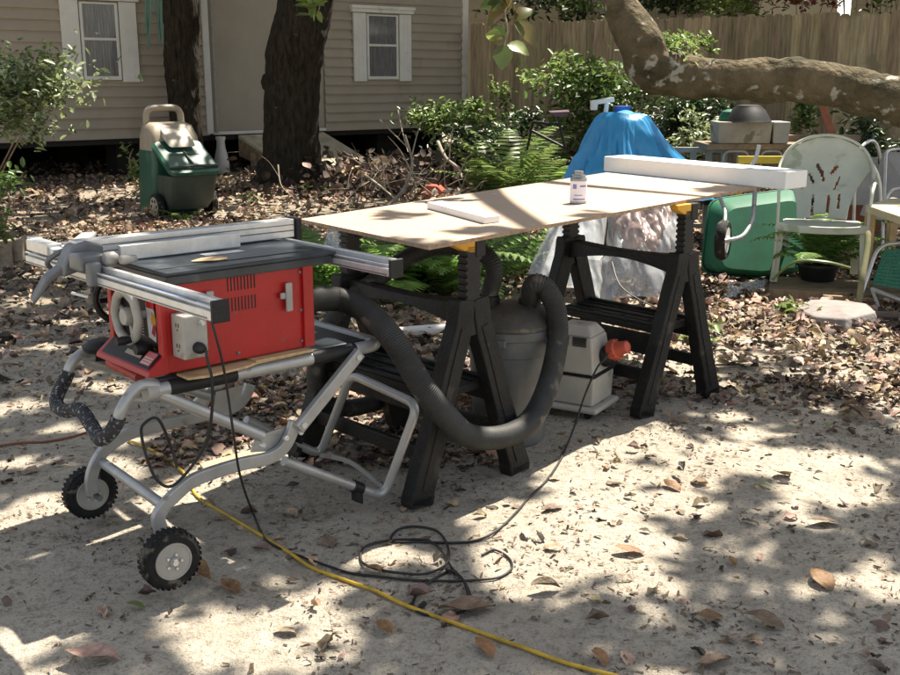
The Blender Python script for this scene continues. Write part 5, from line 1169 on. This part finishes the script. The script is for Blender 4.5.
# planks, pipe, stone below the chair
def plank(name, lab, a, b_, dep, h, m, zz=.0, bevel=.004):
    a, b_ = Vector(a), Vector(b_); d = (b_ - a).normalized(); n_ = Vector((-d.y, d.x, 0)); mb = MB()
    mb.hexa([a, b_, b_ + n_ * dep, a + n_ * dep] + [p + Z * h for p in (a, b_, b_ + n_ * dep, a + n_ * dep)]); return solo(mb, name, m, lab, 'plank', a, bevel=bevel)
plank('deck_plank', 'long weathered plank lying under the front legs of the resin chair', az(768, 299, .0), az(940, 309, .0), .50, .070, M['wooddark'])
plank('deck_plank', 'shorter brown plank laid in front of the chair plank, on its right half', az(820, 302, .0) - Y * .04, az(960, 312, .0) - Y * .05, .035, .055, mat('brown plank', (.27, .18, .10), .8, var=.25))
for i_, sx_ in enumerate((800, 890)):
    p = az(sx_, 300, 0); mb = MB(); mb.bb(p.x - .1, p.x + .1, p.y + .06, p.y + .45, -.03, .0); solo(mb, 'support_block', M['wooddark'], ['short block under the left end of the chair plank', 'short block under the right end of the chair plank'][i_], 'block', p)
mb = MB(); mb.tube([az(826, 313, .045), az(960, 320, .05)], .03, 14); solo(mb, 'brown_pipe', mat('brown pipe', (.12, .09, .07), .5), 'dark brown pipe lying in front of the planks below the chair', 'pipe', az(880, 314, .0), smooth=50)
mb = MB(); pc_ = [az(x, y, 0) for x, y in ((790, 322), (812, 331), (846, 334), (880, 326), (872, 316), (835, 312), (806, 311))]; ctr = sum(pc_, Vector()) / len(pc_)
mb.add([p for p in pc_] + [p.lerp(ctr, .12) + Z * .08 for p in pc_] + [p.lerp(ctr, .5) + Z * .105 for p in pc_], [(i, (i + 1) % 7, 7 + (i + 1) % 7, 7 + i) for i in range(7)] + [(7 + i, 7 + (i + 1) % 7, 14 + (i + 1) % 7, 14 + i) for i in range(7)] + [tuple(range(14, 21))])
solo(mb, 'paver_stone', M['concrete'], 'flat broken pinkish concrete slab lying on the leaves below the chair planks', 'stone', ctr, bevel=.008)
mb = MB(); mb.tube(spline([az(852, 348, 0), ay(857, 315, 6.55), ay(862, 280, 6.65), ay(867, 250, 6.8), ay(868, 232, 6.9)], 5), [.020] * 5 * 4 + [.015], 9)
solo(mb, 'mossy_stick', mat('mossy stick', (.22, .19, .11), .9, col2=(.11, .13, .05)), 'mossy thin stick leaning up in front of the folding chair at the right edge', 'stick', az(852, 348), smooth=60)
# small side table
tbt = thing('wooden_table', 'cream topped wooden table with tan legs cut by the right edge', 'table', az(900, 285))
q = [az(866, 205, .62), az(935, 228, .62), az(960, 212, .62), az(893, 197, .62)]
mb = MB(); mb.hexa([p - Z * .05 for p in q] + q); build(mb, 'table_top', mat('cream paint', (.50, .44, .28), .6), tbt, bevel=.004)
for i_, p in enumerate(q):
    p = p.lerp(sum(q, Vector()) / 4, .12); mb = MB(); mb.beam(p - Z * .05, Vector((p.x, p.y, .0)), .05, .06, side=X); build(mb, 'leg', M['wood'], tbt)
# folding lawn chair with green web
lc = thing('lawn_chair', 'folding silver tube lawn chair with green woven webbing at the right edge', 'chair', az(900, 310))
P_ = lambda x, y, Y_: ay(x, y, Y_)
mb = MB(); mb.tube(rounded([P_(862, 293, 6.9), P_(878, 245, 7.0), P_(930, 240, 7.1), P_(960, 300, 6.9)], .09, 6), .013, 10); mb.tube(rounded([P_(872, 289, 6.9), P_(905, 302, 6.6), P_(960, 318, 6.4)], .06, 5), .014, 10); mb.tube([P_(905, 302, 6.6), az(910, 345)], .012, 8); mb.tube([P_(872, 289, 6.9), az(880, 312)], .012, 8)
build(mb, 'tube_frame', M['alu'], lc, smooth=60)
mb = MB(); a, b_, c, d = P_(872, 284, 6.93), P_(884, 250, 7.02), P_(930, 246, 7.1), P_(948, 297, 6.95); NQ = 11
for i in range(NQ):
    t0, t1 = i / NQ, (i + .82) / NQ
    mb.prism([a.lerp(d, t0), a.lerp(d, t1), b_.lerp(c, t1), b_.lerp(c, t0)], Vector((0, .003, 0))); mb.prism([a.lerp(b_, t0) - Y * .004, a.lerp(b_, t1) - Y * .004, d.lerp(c, t1) - Y * .004, d.lerp(c, t0) - Y * .004], Vector((0, .002, 0)))
build(mb, 'webbing', M['web'], lc)
# sling lounge chair behind
sc2 = thing('sling_chair', 'silver tube chair with grey mesh sling behind the resin chair at the right edge', 'chair', az(880, 262))
mb = MB(); mb.tube(rounded([P_(852, 280, 8.3), P_(856, 150, 8.3), P_(876, 136, 8.5), P_(884, 175, 8.5), P_(882, 285, 8.3)], .16, 6), .013, 10); mb.tube(rounded([P_(868, 158, 8.0), P_(880, 178, 8.0), P_(881, 216, 8.0)], .1, 5), .013, 10)
mb.tube(rounded([P_(884, 215, 8.1), P_(888, 190, 8.1), P_(940, 184, 8.3)], .1, 5), .013, 10); mb.tube(rounded([P_(884, 205, 8.3), P_(886, 151, 8.45), P_(895, 149, 8.5), P_(950, 149, 8.6)], .05, 5), .012, 10); build(mb, 'tube_frame', M['alu'], sc2, smooth=60)
crumple_o = MB(); q = [P_(860, 215, 8.32), P_(940, 235, 8.25), P_(945, 152, 8.6), P_(884, 152, 8.5)]; crumple_o.prism(q, Vector((0, .006, 0))); crumple_o.prism([P_(848, 205, 8.35), P_(880, 205, 8.35), P_(878, 158, 8.5), P_(860, 155, 8.5)], Vector((0, .006, 0))); build(crumple_o, 'sling', M['mesh'], sc2)
mb = MB(); p = P_(853, 246, 8.9); mb.bb(p.x - .22, p.x + .22, 8.9, 9.2, .22, .70); mb.bb(p.x - .23, p.x + .23, 8.89, 9.21, .701, .74); solo(mb, 'red_crate', M['rust'], 'rust red crate seen behind the right side of the resin chair', 'crate', (p.x, 9.0, 0), bevel=.005)
mb = MB(); mb.bb(p.x - .26, p.x + .26, 8.86, 9.24, -.01, .219); solo(mb, 'dark_plinth', M['wooddark'], 'dark wooden box under the rust red crate', 'box', (p.x, 9.0, 0))

# ------------------------------------------------------------------ planting bench with trays
YT = 9.4
bench = thing('potting_bench', 'dark potting bench with white wire legs behind the resin chair', 'bench', (P_(770, 200, YT).x, YT, 0))
x0, x1 = P_(706, 150, YT).x, P_(840, 150, YT).x; zt = P_(760, 144, YT).z
mb = MB(); mb.bb(x0, x1, YT - .02, YT + .5, zt - .045, zt); mb.bb(P_(785, 100, YT).x, x1 + .3, YT + .35, YT + .5, zt + .001, zt + .055); build(mb, 'bench_top', M['wooddark'], bench)
mb = MB(); mb.bb(x0 + .05, x1, YT + .15, YT + .5, .35, .39); build(mb, 'lower_shelf', M['dark'], bench)
mb = MB()
for xs in ((726, 751), (764, 785), (800, 828)):
    mb = MB(); mb.tube(rounded([Vector((P_(xs[0], 100, YT).x, YT - .03, .0)), Vector((P_(xs[0], 100, YT).x, YT - .03, zt - .06)), Vector((P_(xs[1], 100, YT).x, YT - .03, zt - .06)), Vector((P_(xs[1], 100, YT).x, YT - .03, .0))], .06, 5), .010, 8); build(mb, 'wire_leg', M['ltgrey'], bench, smooth=60)

mb = MB(); p0, p1 = P_(741, 160, 9.1), P_(776, 160, 9.1); mb.bb(p0.x - .02, p1.x + .15, 9.1, 9.15, p0.z - .03, p0.z + .03); mb.bb(p0.x - .02, p0.x + .03, 9.11, 9.14, 0, p0.z - .031); solo(mb, 'yellow_rail', mat('yellow strip', (.62, .47, .05), .5), 'yellow horizontal strip under the potting bench behind the white post', 'strip', p0)
for (xa, xb, lab, dx) in ((717, 771, 'long grey planter tray at the left on the potting bench, under the black pot', 0), (772, 789, 'pale grey planter tray end right beside the long tray on the bench', 0)):
    a, b_ = P_(xa, 144, YT).x, P_(xb, 144, YT).x; z0, z1 = zt + .002, P_(xa, 122, YT).z
    mb = MB(); mb.hexa([(a + .01, YT, z0), (b_ - .01, YT, z0), (b_ - .01, YT + .28, z0), (a + .01, YT + .28, z0), (a, YT - .01, z1), (b_, YT - .01, z1), (b_, YT + .30, z1), (a, YT + .30, z1)]); solo(mb, 'planter_tray', M['trough'] if xa < 750 else M['ltgrey'], lab, 'planter', (a, YT, z0), bevel=.006)
c = P_(748, 123, YT + .1); mb = MB(); mb.lathe(Vector((c.x, c.y, P_(748, 122, YT).z + .001)), [(.20, 0), (.185, .02), (.14, .10), (.105, .125), (.10, .135), (.06, .14)], 26); solo(mb, 'black_pot', M['black'], 'upturned black pot resting on the grey planter tray', 'pot', c, smooth=35)
c = P_(730, 123, YT + .2); mb = MB(); mb.lathe(Vector((c.x, c.y, P_(748, 122, YT).z + .001)), [(.09, 0), (.10, .03), (.075, .08), (.03, .10)], 20); solo(mb, 'green_bowl', M['barrow'], 'upturned green bowl left of the black pot on the tray', 'bowl', c, smooth=35)
mb = MB(); mb.beam(P_(803, 100, 10), P_(826, 102, 10), .05, .03); mb.beam(P_(822, 104, 9.97), P_(833, 138, 9.97), .07, .03, side=X); mb.beam(P_(833, 138, 9.97), Vector((P_(833, 138, 9.97).x, 9.97, 0)), .07, .03, side=X); solo(mb, 'orange_bracket', M['rust'], 'orange painted post with a short top arm standing under the limb', 'post', Vector((P_(830, 120, 10).x, 10, 0)), bevel=.003)
mb = MB(); mb.tube(spline([P_(728, 190, 9.0), P_(746, 172, 9.0), P_(755, 160, 9.0), P_(759, 145, 9.0)], 5), .017, 8); solo(mb, 'white_hook', M['pipe'], 'white curved pipe handle rising behind the white post', 'pipe', P_(745, 170, 9), smooth=60)
# low white rail
rl = thing('white_railing', 'low whitish railing with thin balusters between the blue tarp and the potting bench', 'railing', (P_(700, 165, 9.9).x, 9.9, 0))
a, b_ = P_(660, 149, 9.9), P_(765, 149, 9.9)
mb = MB(); mb.bb(a.x, b_.x, 9.88, 9.94, a.z - .03, a.z + .015); build(mb, 'rail', M['ltgrey'], rl); mb = MB(); mb.bb(a.x, b_.x, 9.89, 9.93, .1, .14)
build(mb, 'rail', M['ltgrey'], rl)
x = a.x
while x < b_.x: mb = MB(); mb.bb(x, x + .055, 9.895, 9.925, 0, a.z - .031); x += .14; build(mb, 'baluster', M['ltgrey'], rl)
# dark seat / bicycle saddle on posts near the fence
sd = thing('old_bicycle', 'plum saddle and dark bicycle frame half hidden in the shrubs left of the blue tarp', 'bicycle', az(556, 172)); YS = 12.0
q = [P_(549, 112, YS), P_(570, 111, YS), P_(568, 117, YS), P_(556, 118, YS)]
mb = MB(); mb.prism(q, Vector((.0, .16, .01))); build(mb, 'saddle', M['seat'], sd, bevel=.015, seg=3)
mb = MB(); mb.tube([P_(558, 117, YS), P_(565, 148, YS)], .016, 8); mb.tube([P_(565, 148, YS), P_(530, 130, YS + .3)], .016, 8); mb.tube([P_(560, 125, YS), P_(533, 122, YS + .3)], .016, 8); mb.tube([P_(533, 122, YS + .3), P_(527, 150, YS + .4)], .014, 8); build(mb, 'bike_frame', M['black'], sd, smooth=60)
mb = MB(); p = P_(573, 172, 10.2); mb.lathe((p.x, 10.2, .02), [(.07, 0), (.10, .20), (.115, .205), (.115, .24)], 22); solo(mb, 'orange_pot', M['orange'], 'orange pot on the ground left of the blue tarp beside the ferns', 'pot', (p.x, 10.2, 0), smooth=40)
# chainsaw on the ground
cs = thing('chainsaw', 'small orange red chainsaw lying behind the plywood beside the fallen branch', 'chainsaw', az(437, 200)); p = az(432, 199); 
mb = MB(); mb.prism([p + Vector((-.13, 0, .0)), p + Vector((.10, 0, .0)), p + Vector((.13, 0, .09)), p + Vector((.06, 0, .16)), p + Vector((-.06, 0, .17)), p + Vector((-.12, 0, .10))], Vector((.05, .16, 0))); bd = build(mb, 'body', M['orange'], cs, bevel=.015, seg=3)
mb = MB(); mb.lathe(p + Vector((.03, -.004, .08)), [(.045, 0), (.04, -.012)], 16, axis=Y); build(mb, 'starter_cover', M['pipe'], bd)
mb = MB(); mb.tube(rounded([p + Vector((-.1, .08, .15)), p + Vector((-.08, .08, .24)), p + Vector((.06, .08, .23)), p + Vector((.09, .08, .12))], .04, 4), .012, 8); build(mb, 'handle', M['black'], cs, smooth=60)
mb = MB(); mb.prism([p + Vector((.13, .05, .05)), p + Vector((.42, .08, .05)), p + Vector((.46, .08, .08)), p + Vector((.42, .08, .11)), p + Vector((.13, .05, .11))], Vector((0, .006, 0))); build(mb, 'guide_bar', M['alu'], cs)

# logs and bits at left
for (x, y, r, lab) in ((5, 268, .07, 'short split log standing at the far left edge'), (18, 266, .06, 'second short log stump right of the one at the left edge'), (30, 262, .055, 'third short log stump, rightmost of the three on the left')):
    p = az(x, y); mb = MB(); mb.lathe(p - Z * .01, [(r, 0), (r * .96, .10), (r, .22), (r * .8, .225)], 12, sx=.8); solo(mb, 'log_stump', M['stick'], lab, 'log', p, smooth=40, group='short logs at the left edge')
p = az(4, 343); mb = MB(); mb.bb(p.x - .12, p.x + .03, p.y, p.y + .06, -.005, .045); solo(mb, 'black_block', M['black'], 'small black plastic block on the sand at the left edge', 'block', p, bevel=.006)
mb = MB(); q = [az(200, 466, .012), az(205, 473, .012), az(342, 434, .012), az(338, 430, .012)]; mb.prism(q, Z * .012); solo(mb, 'thin_lath', M['wood'], 'thin pale lath lying on the ground under the saw stand', 'lath', q[0])

# hanging green strips (top left) from the slim tree
ws = thing('wind_chime', 'dark green hanging strips dangling in front of the house at top left', 'wind chime', P_(155, -40, 11)); 
for (xa, ya, xb, yb) in ((146, -50, 147, 35), (150, -50, 148, 50), (153, -50, 154, 10), (158, -50, 160, 45), (161, -50, 162, 42)):
    mb = MB(); mb.tube(spline([P_(xa, ya, 11), P_(xa, (ya + yb) / 2, 11.02), P_(xb, yb, 11)], 5), [.012] * 10 + [.004], 6); build(mb, 'strip', M['tote'], ws, smooth=60)
mb = MB(); mb.ring(P_(154, -50, 11), .09, .008, Z, 20, 6); mb.tube([P_(154, -50, 11), P_(154, -160, 11)], .003, 4); build(mb, 'hanger_ring', M['black'], ws)

# ------------------------------------------------------------------ shrubs, ferns and brush
shrub('garden_shrub', 'light variegated shrub growing in front of the house at the far left', 'shrub', az(-10, 190), ay(18, 92, 9.6), (.62, .5, .36), 3000, .085, M['variegated'], 7, clumps=36, shell=.1, cr=.30)
shrub('garden_shrub', 'low green plants at the far left edge under the variegated shrub', 'shrub', az(5, 235), ay(5, 205, 8.2) , (.25, .3, .25), 260, .07, M['leafg'], 4, clumps=8)
shrub('garden_shrub', 'small bright shrub between the tote and the crawl space', 'shrub', az(139, 190), ay(138, 160, 12.4), (.16, .2, .28), 220, .07, M['leafl'], 4, clumps=7)
shrub('garden_shrub', 'low bright green shrub at the house corner beside the fence', 'shrub', az(470, 165), ay(462, 122, 16.2), (.75, .5, .32), 1500, .10, M['leafl'], 8, clumps=24, shell=.3)
shrub('garden_shrub', 'darker shrub mass below the bright one at the house corner', 'shrub', az(490, 175), ay(500, 145, 14.5), (.9, .6, .4), 1500, .10, M['leafd'], 8, clumps=20, shell=.2)
shrub('garden_shrub', 'leafy shrub against the fence left of the tall trunk bend', 'shrub', az(590, 160), ay(578, 84, 14.2), (.62, .5, .30), 1400, .10, M['leafl'], 8, clumps=22, shell=.3)
shrub('garden_shrub', 'dark evergreen mass against the fence behind the blue tarp', 'shrub', az(620, 165), ay(612, 112, 14.0), (1.0, .5, .75), 2000, .11, M['leafg'], 8, clumps=36, shell=.15)
shrub('garden_shrub', 'dark shrub under the bowed limb behind the railing', 'shrub', az(690, 170), ay(690, 125, 12.6), (.7, .4, .42), 1800, .09, M['leafd'], 7, clumps=24, shell=.2)
shrub('garden_shrub', 'pale leaved shrub behind the white railing under the limb', 'shrub', az(702, 175), ay(700, 134, 11.2), (.36, .25, .24), 500, .075, M['variegated'], 6, clumps=14)
shrub('garden_shrub', 'sparse vine with pale green leaves climbing the fence by the house corner', 'vine', az(500, 165), ay(497, 108, 16.5), (.16, .1, .55), 170, .10, M['leafl'], 3, clumps=9, cr=.2)
shrub('garden_shrub', 'small glossy plant in front of the fence beside the orange post', 'shrub', az(812, 175), ay(806, 122, 11.5), (.2, .15, .28), 160, .11, M['leafg'], 4, clumps=8)
shrub('garden_shrub', 'dark leafy plants at the right edge below the limb', 'shrub', az(890, 190), ay(888, 140, 11.0), (.4, .3, .45), 600, .10, M['leafd'], 5, clumps=12)
shrub('garden_shrub', 'bright sprigs on top of the fence behind the limb bend', 'shrub', az(690, 160), ay(692, 44, 14.5), (.5, .2, .14), 360, .09, M['leafl'], 5, clumps=12)
def fern(base, n_, ln, lab, seed, m=None, **k):
    mb = fern_mesh(base, n_, ln, seed=seed, **k); return solo(mb, 'fern', m or M['fern'], lab, 'fern', base, fixn=False, group='ferns growing in the yard')
fern(az(515, 205), 28, 1.25, 'large bright fern behind the plywood, left of the blue tarp', 1, wid=.22, lift=1.3, droop=.3, m=M['leafl'])
fern(az(556, 205), 22, 1.0, 'second large fern right beside the orange pot behind the plywood', 2, wid=.2)
fern(az(488, 205), 14, .95, 'broad fronded fern at the left end of the row behind the plywood', 3, lift=1.35, droop=.25, m=M['leafl'], wid=.26, pin=13)
fern(az(365, 292), 24, .95, 'fern between the saw top and the near sawhorse top', 4, wid=.2)
fern(az(410, 292), 26, .95, 'fern directly behind the near sawhorse rail', 5, wid=.2)
fern(az(448, 290), 24, .9, 'fern behind the near sawhorse, right of the arching hose', 6, wid=.2)
fern(az(335, 295), 18, .8, 'fern just right of the red saw body', 7, wid=.2)
fern(az(512, 275), 18, .8, 'strappy fern left of the clear sheeting under the plywood', 8, wid=.14, lift=1.1)
fern(az(470, 290), 10, .45, 'low fern between the near sawhorse and the drum', 12, wid=.2)
fern(az(185, 222), 6, .28, 'tiny fern sprig at the foot of the wheeled tote', 9, wid=.2)
fern(az(205, 245) , 5, .2, 'tiny pale sprig behind the saw fence on the leaves', 10, wid=.2)
pb = K(-.02, -.05, 0); pb.z = .075
mb = MB(); pp = K(0, -.2, 0); mb.lathe(Vector((pp.x, pp.y, .0715)), [(.11, 0), (.14, .10), (.15, .10), (.15, .12), (.12, .12)], 24); pot = solo(mb, 'fern_pot', M['black'], 'black plant pot on the planks between the chair legs', 'pot', pp, smooth=40)
fern(Vector((pp.x, pp.y, .18)), 26, .58, 'potted fern filling the space under the resin chair seat', 11, wid=.22)
mb = MB(); mb.tube(spline([P_(772, 280, 7.0), P_(795, 262, 6.95), P_(825, 262, 6.9), P_(850, 268, 6.9)], 6), .010, 5, flat=Z); solo(mb, 'long_leaf', M['leafl'], 'long narrow green blade arching across the chair front legs', 'leaf', P_(772, 280, 7.0), smooth=60)
# low ground plants
for (x, y, lab) in ((20, 175, 'low weeds in front of the crawl space at left'), (245, 205, 'small weed in the sun before the big trunk'), (700, 345, 'small weed on the leaf litter right of the far sawhorse'), (805, 318, 'weed beside the broken concrete slab'), (315, 195, 'small weeds right of the big trunk foot')):
    p = az(x, y); o = foliage('weed', p + Z * .06, (.18, .15, .08), 45, .07, M['leafl'], None, clumps=6, loc=p); tag(o, lab, 'weed', 'low weeds in the litter')
# branches of the brush pile
def branch(name, pts, r, lab, m=None, twigs=3):
    mb = MB(); s_ = spline(pts, 8); mb.tube(s_, [r * (1 - .6 * i / len(s_)) for i in range(len(s_))], 8)
    for i in range(twigs):
        j = rnd.randint(len(s_) // 4, len(s_) - 2); e = s_[j] + Vector((rnd.uniform(-.3, .3), rnd.uniform(-.2, .2), rnd.uniform(.1, .4))); mb.tube(spline([s_[j], s_[j].lerp(e, .5) + Vector((0, 0, .04)), e], 4), [r * .4 * (1 - .09 * q) for q in range(9)], 5)
    return solo(mb, name, m or M['stick'], lab, 'branch', pts[0], smooth=60, group='dead branches of the brush heap')
branch('dead_branch', [P_(388, 206, 10), P_(402, 192, 10.1), P_(410, 175, 10.2), P_(412, 160, 10.4), P_(405, 135, 10.5)], .022, 'forked pale dead branch rising left of the chainsaw')
branch('dead_branch', [P_(365, 175, 11), P_(385, 190, 10.5), P_(398, 202, 10)], .014, 'thin pale branch crossing the forked one near its foot')
branch('dead_branch', [P_(438, 142, 12), P_(446, 158, 11.6), P_(458, 168, 11.4), P_(462, 178, 11.2)], .022, 'pale bent branch right of the forked one in the brush')
branch('dead_branch', [az(425, 182, .10), az(445, 180, .12), az(475, 179, .10), az(500, 180, .08)], .035, 'thick pale log like branch lying behind the chainsaw')
branch('dead_branch', [P_(380, 120, 13), P_(400, 140, 12.5), P_(410, 150, 12)], .010, 'thin twig sloping down in front of the dark crawl space', twigs=1)
branch('dead_branch', [P_(398, 110, 13), P_(402, 130, 12.6), P_(408, 152, 12)], .010, 'upright dark twig before the siding bottom', twigs=2)
branch('dead_branch', [P_(278, 165, 12.6), P_(281, 185, 12.4), P_(292, 196, 12.2)], .010, 'thin pale weed stalk in front of the big trunk', twigs=1)
def brushheap(c, rad, n_, m, lab, size, name='brush_heap'):
    p = blob_points(c, rad, n_, .1, 40, .3); p = p[p[:, 2] > .01]; k_ = len(p); s = size * rs.uniform(.5, 1.3, k_)
    me = scatter(name, p, s, s * .7, rs.uniform(0, 6.28, k_), rs.normal(.1, .7, k_), rs.normal(0, .7, k_), TW[1]); tag(link(name, me, m), lab, 'brush', kind='stuff')
brushheap(az(455, 178, .12), (1.7, 1.5, .20), 1500, M['litter'], 'tangled brown heap of dead leaves between house corner and ferns', .13)
brushheap(az(430, 172, .15), (2.0, 1.5, .26), 2000, M['litterd'], 'dark dead leaves mixed through the brush heap', .13, 'dark_brush')
brushheap(az(540, 168, .2), (1.3, 1.0, .35), 1500, M['litterd'], 'dark undergrowth of dead leaves left of the tarp', .12, 'dark_brush')
brushheap(az(345, 190, .05), (1.5, .8, .08), 900, M['litterd'], 'dark leafy ground cover right of the big trunk', .11, 'dark_brush')
mb = MB()
for i in range(150):
    c = az(rnd.uniform(340, 520), rnd.uniform(160, 195), rnd.uniform(0, .35)); d = Vector((rnd.uniform(-1, 1), rnd.uniform(-1, 1), rnd.uniform(-.3, .8))).normalized() * rnd.uniform(.15, .5); mb.tube([c, c + d * .5 + Vector((0, 0, .03)), c + d], [.006, .005, .002], 4)
tag(build(mb, 'twigs', M['stick']), 'fine pale twigs tangled through the brush heap', 'twigs', kind='stuff')
# hanging magnolia spray near the camera
mg = thing('magnolia_spray', 'hanging magnolia twig with brown and green leaves before the fence top', 'leafy twig', P_(508, -10, 5))
mb = MB(); mb.tube(spline([P_(520, -120, 5.2), P_(514, -30, 5.05), P_(511, 0, 5), P_(505, 12, 5), P_(508, 30, 5), P_(504, 45, 5)], 5), .004, 6); build(mb, 'twig', M['stick'], mg, smooth=60)
def bigleaf(x, y, s, yaw, pitch, roll, m):
    one = lambda v: np.array([float(v)]); me = scatter('leaf', np.array([P_(x, y, 5)]), one(s), one(s * .8), one(yaw), one(pitch), one(roll), TW[0]); o = link('leaf', me, m, mg, smooth=60)
ml = mat('brown green magnolia leaf', (.13, .06, .015), .35, col2=(.05, .10, .02), vscale=12, transl=.35)
for q in ((514, 22, .15, -1.3, -.9, .9, ml), (508, 10, .13, 1.2, .9, .3, ml), (504, 12, .13, 2.6, -.4, 1.2, ml), (502, 26, .10, .5, -1.0, .5, M['leafd']), (515, 20, .10, -1, .4, .6, ml),
          (505, 38, .09, 2.2, -.6, .6, ml), (507, 45, .11, -1.4, -.5, .8, M['leafl']), (505, 44, .12, .3, -1.3, .2, M['leafd']), (502, 38, .08, 2.0, .1, 1.0, M['leafl']), (500, 16, .10, 2.9, .2, .9, M['leafd']), (512, 8, .10, 1.5, .6, 1.2, ml), (504, 2, .11, 1.8, -.3, .9, M['leafd']), (516, 12, .08, .2, .2, 1.0, ml)): bigleaf(*q)
# leaf sprig hanging at the big trunk
mg = thing('leafy_sprig', 'bright green leafy sprig hanging in front of the big trunk top', 'leafy twig', P_(318, -10, 8)); mb = MB(); mb.tube(spline([P_(322, -100, 8.2), P_(320, 0, 8), P_(316, 12, 8)], 5), .004, 6); build(mb, 'twig', M['stick'], mg)
foliage('leaves', P_(316, 6, 8), (.09, .06, .08), 26, .12, M['leafl'], mg, clumps=5, up=.7)
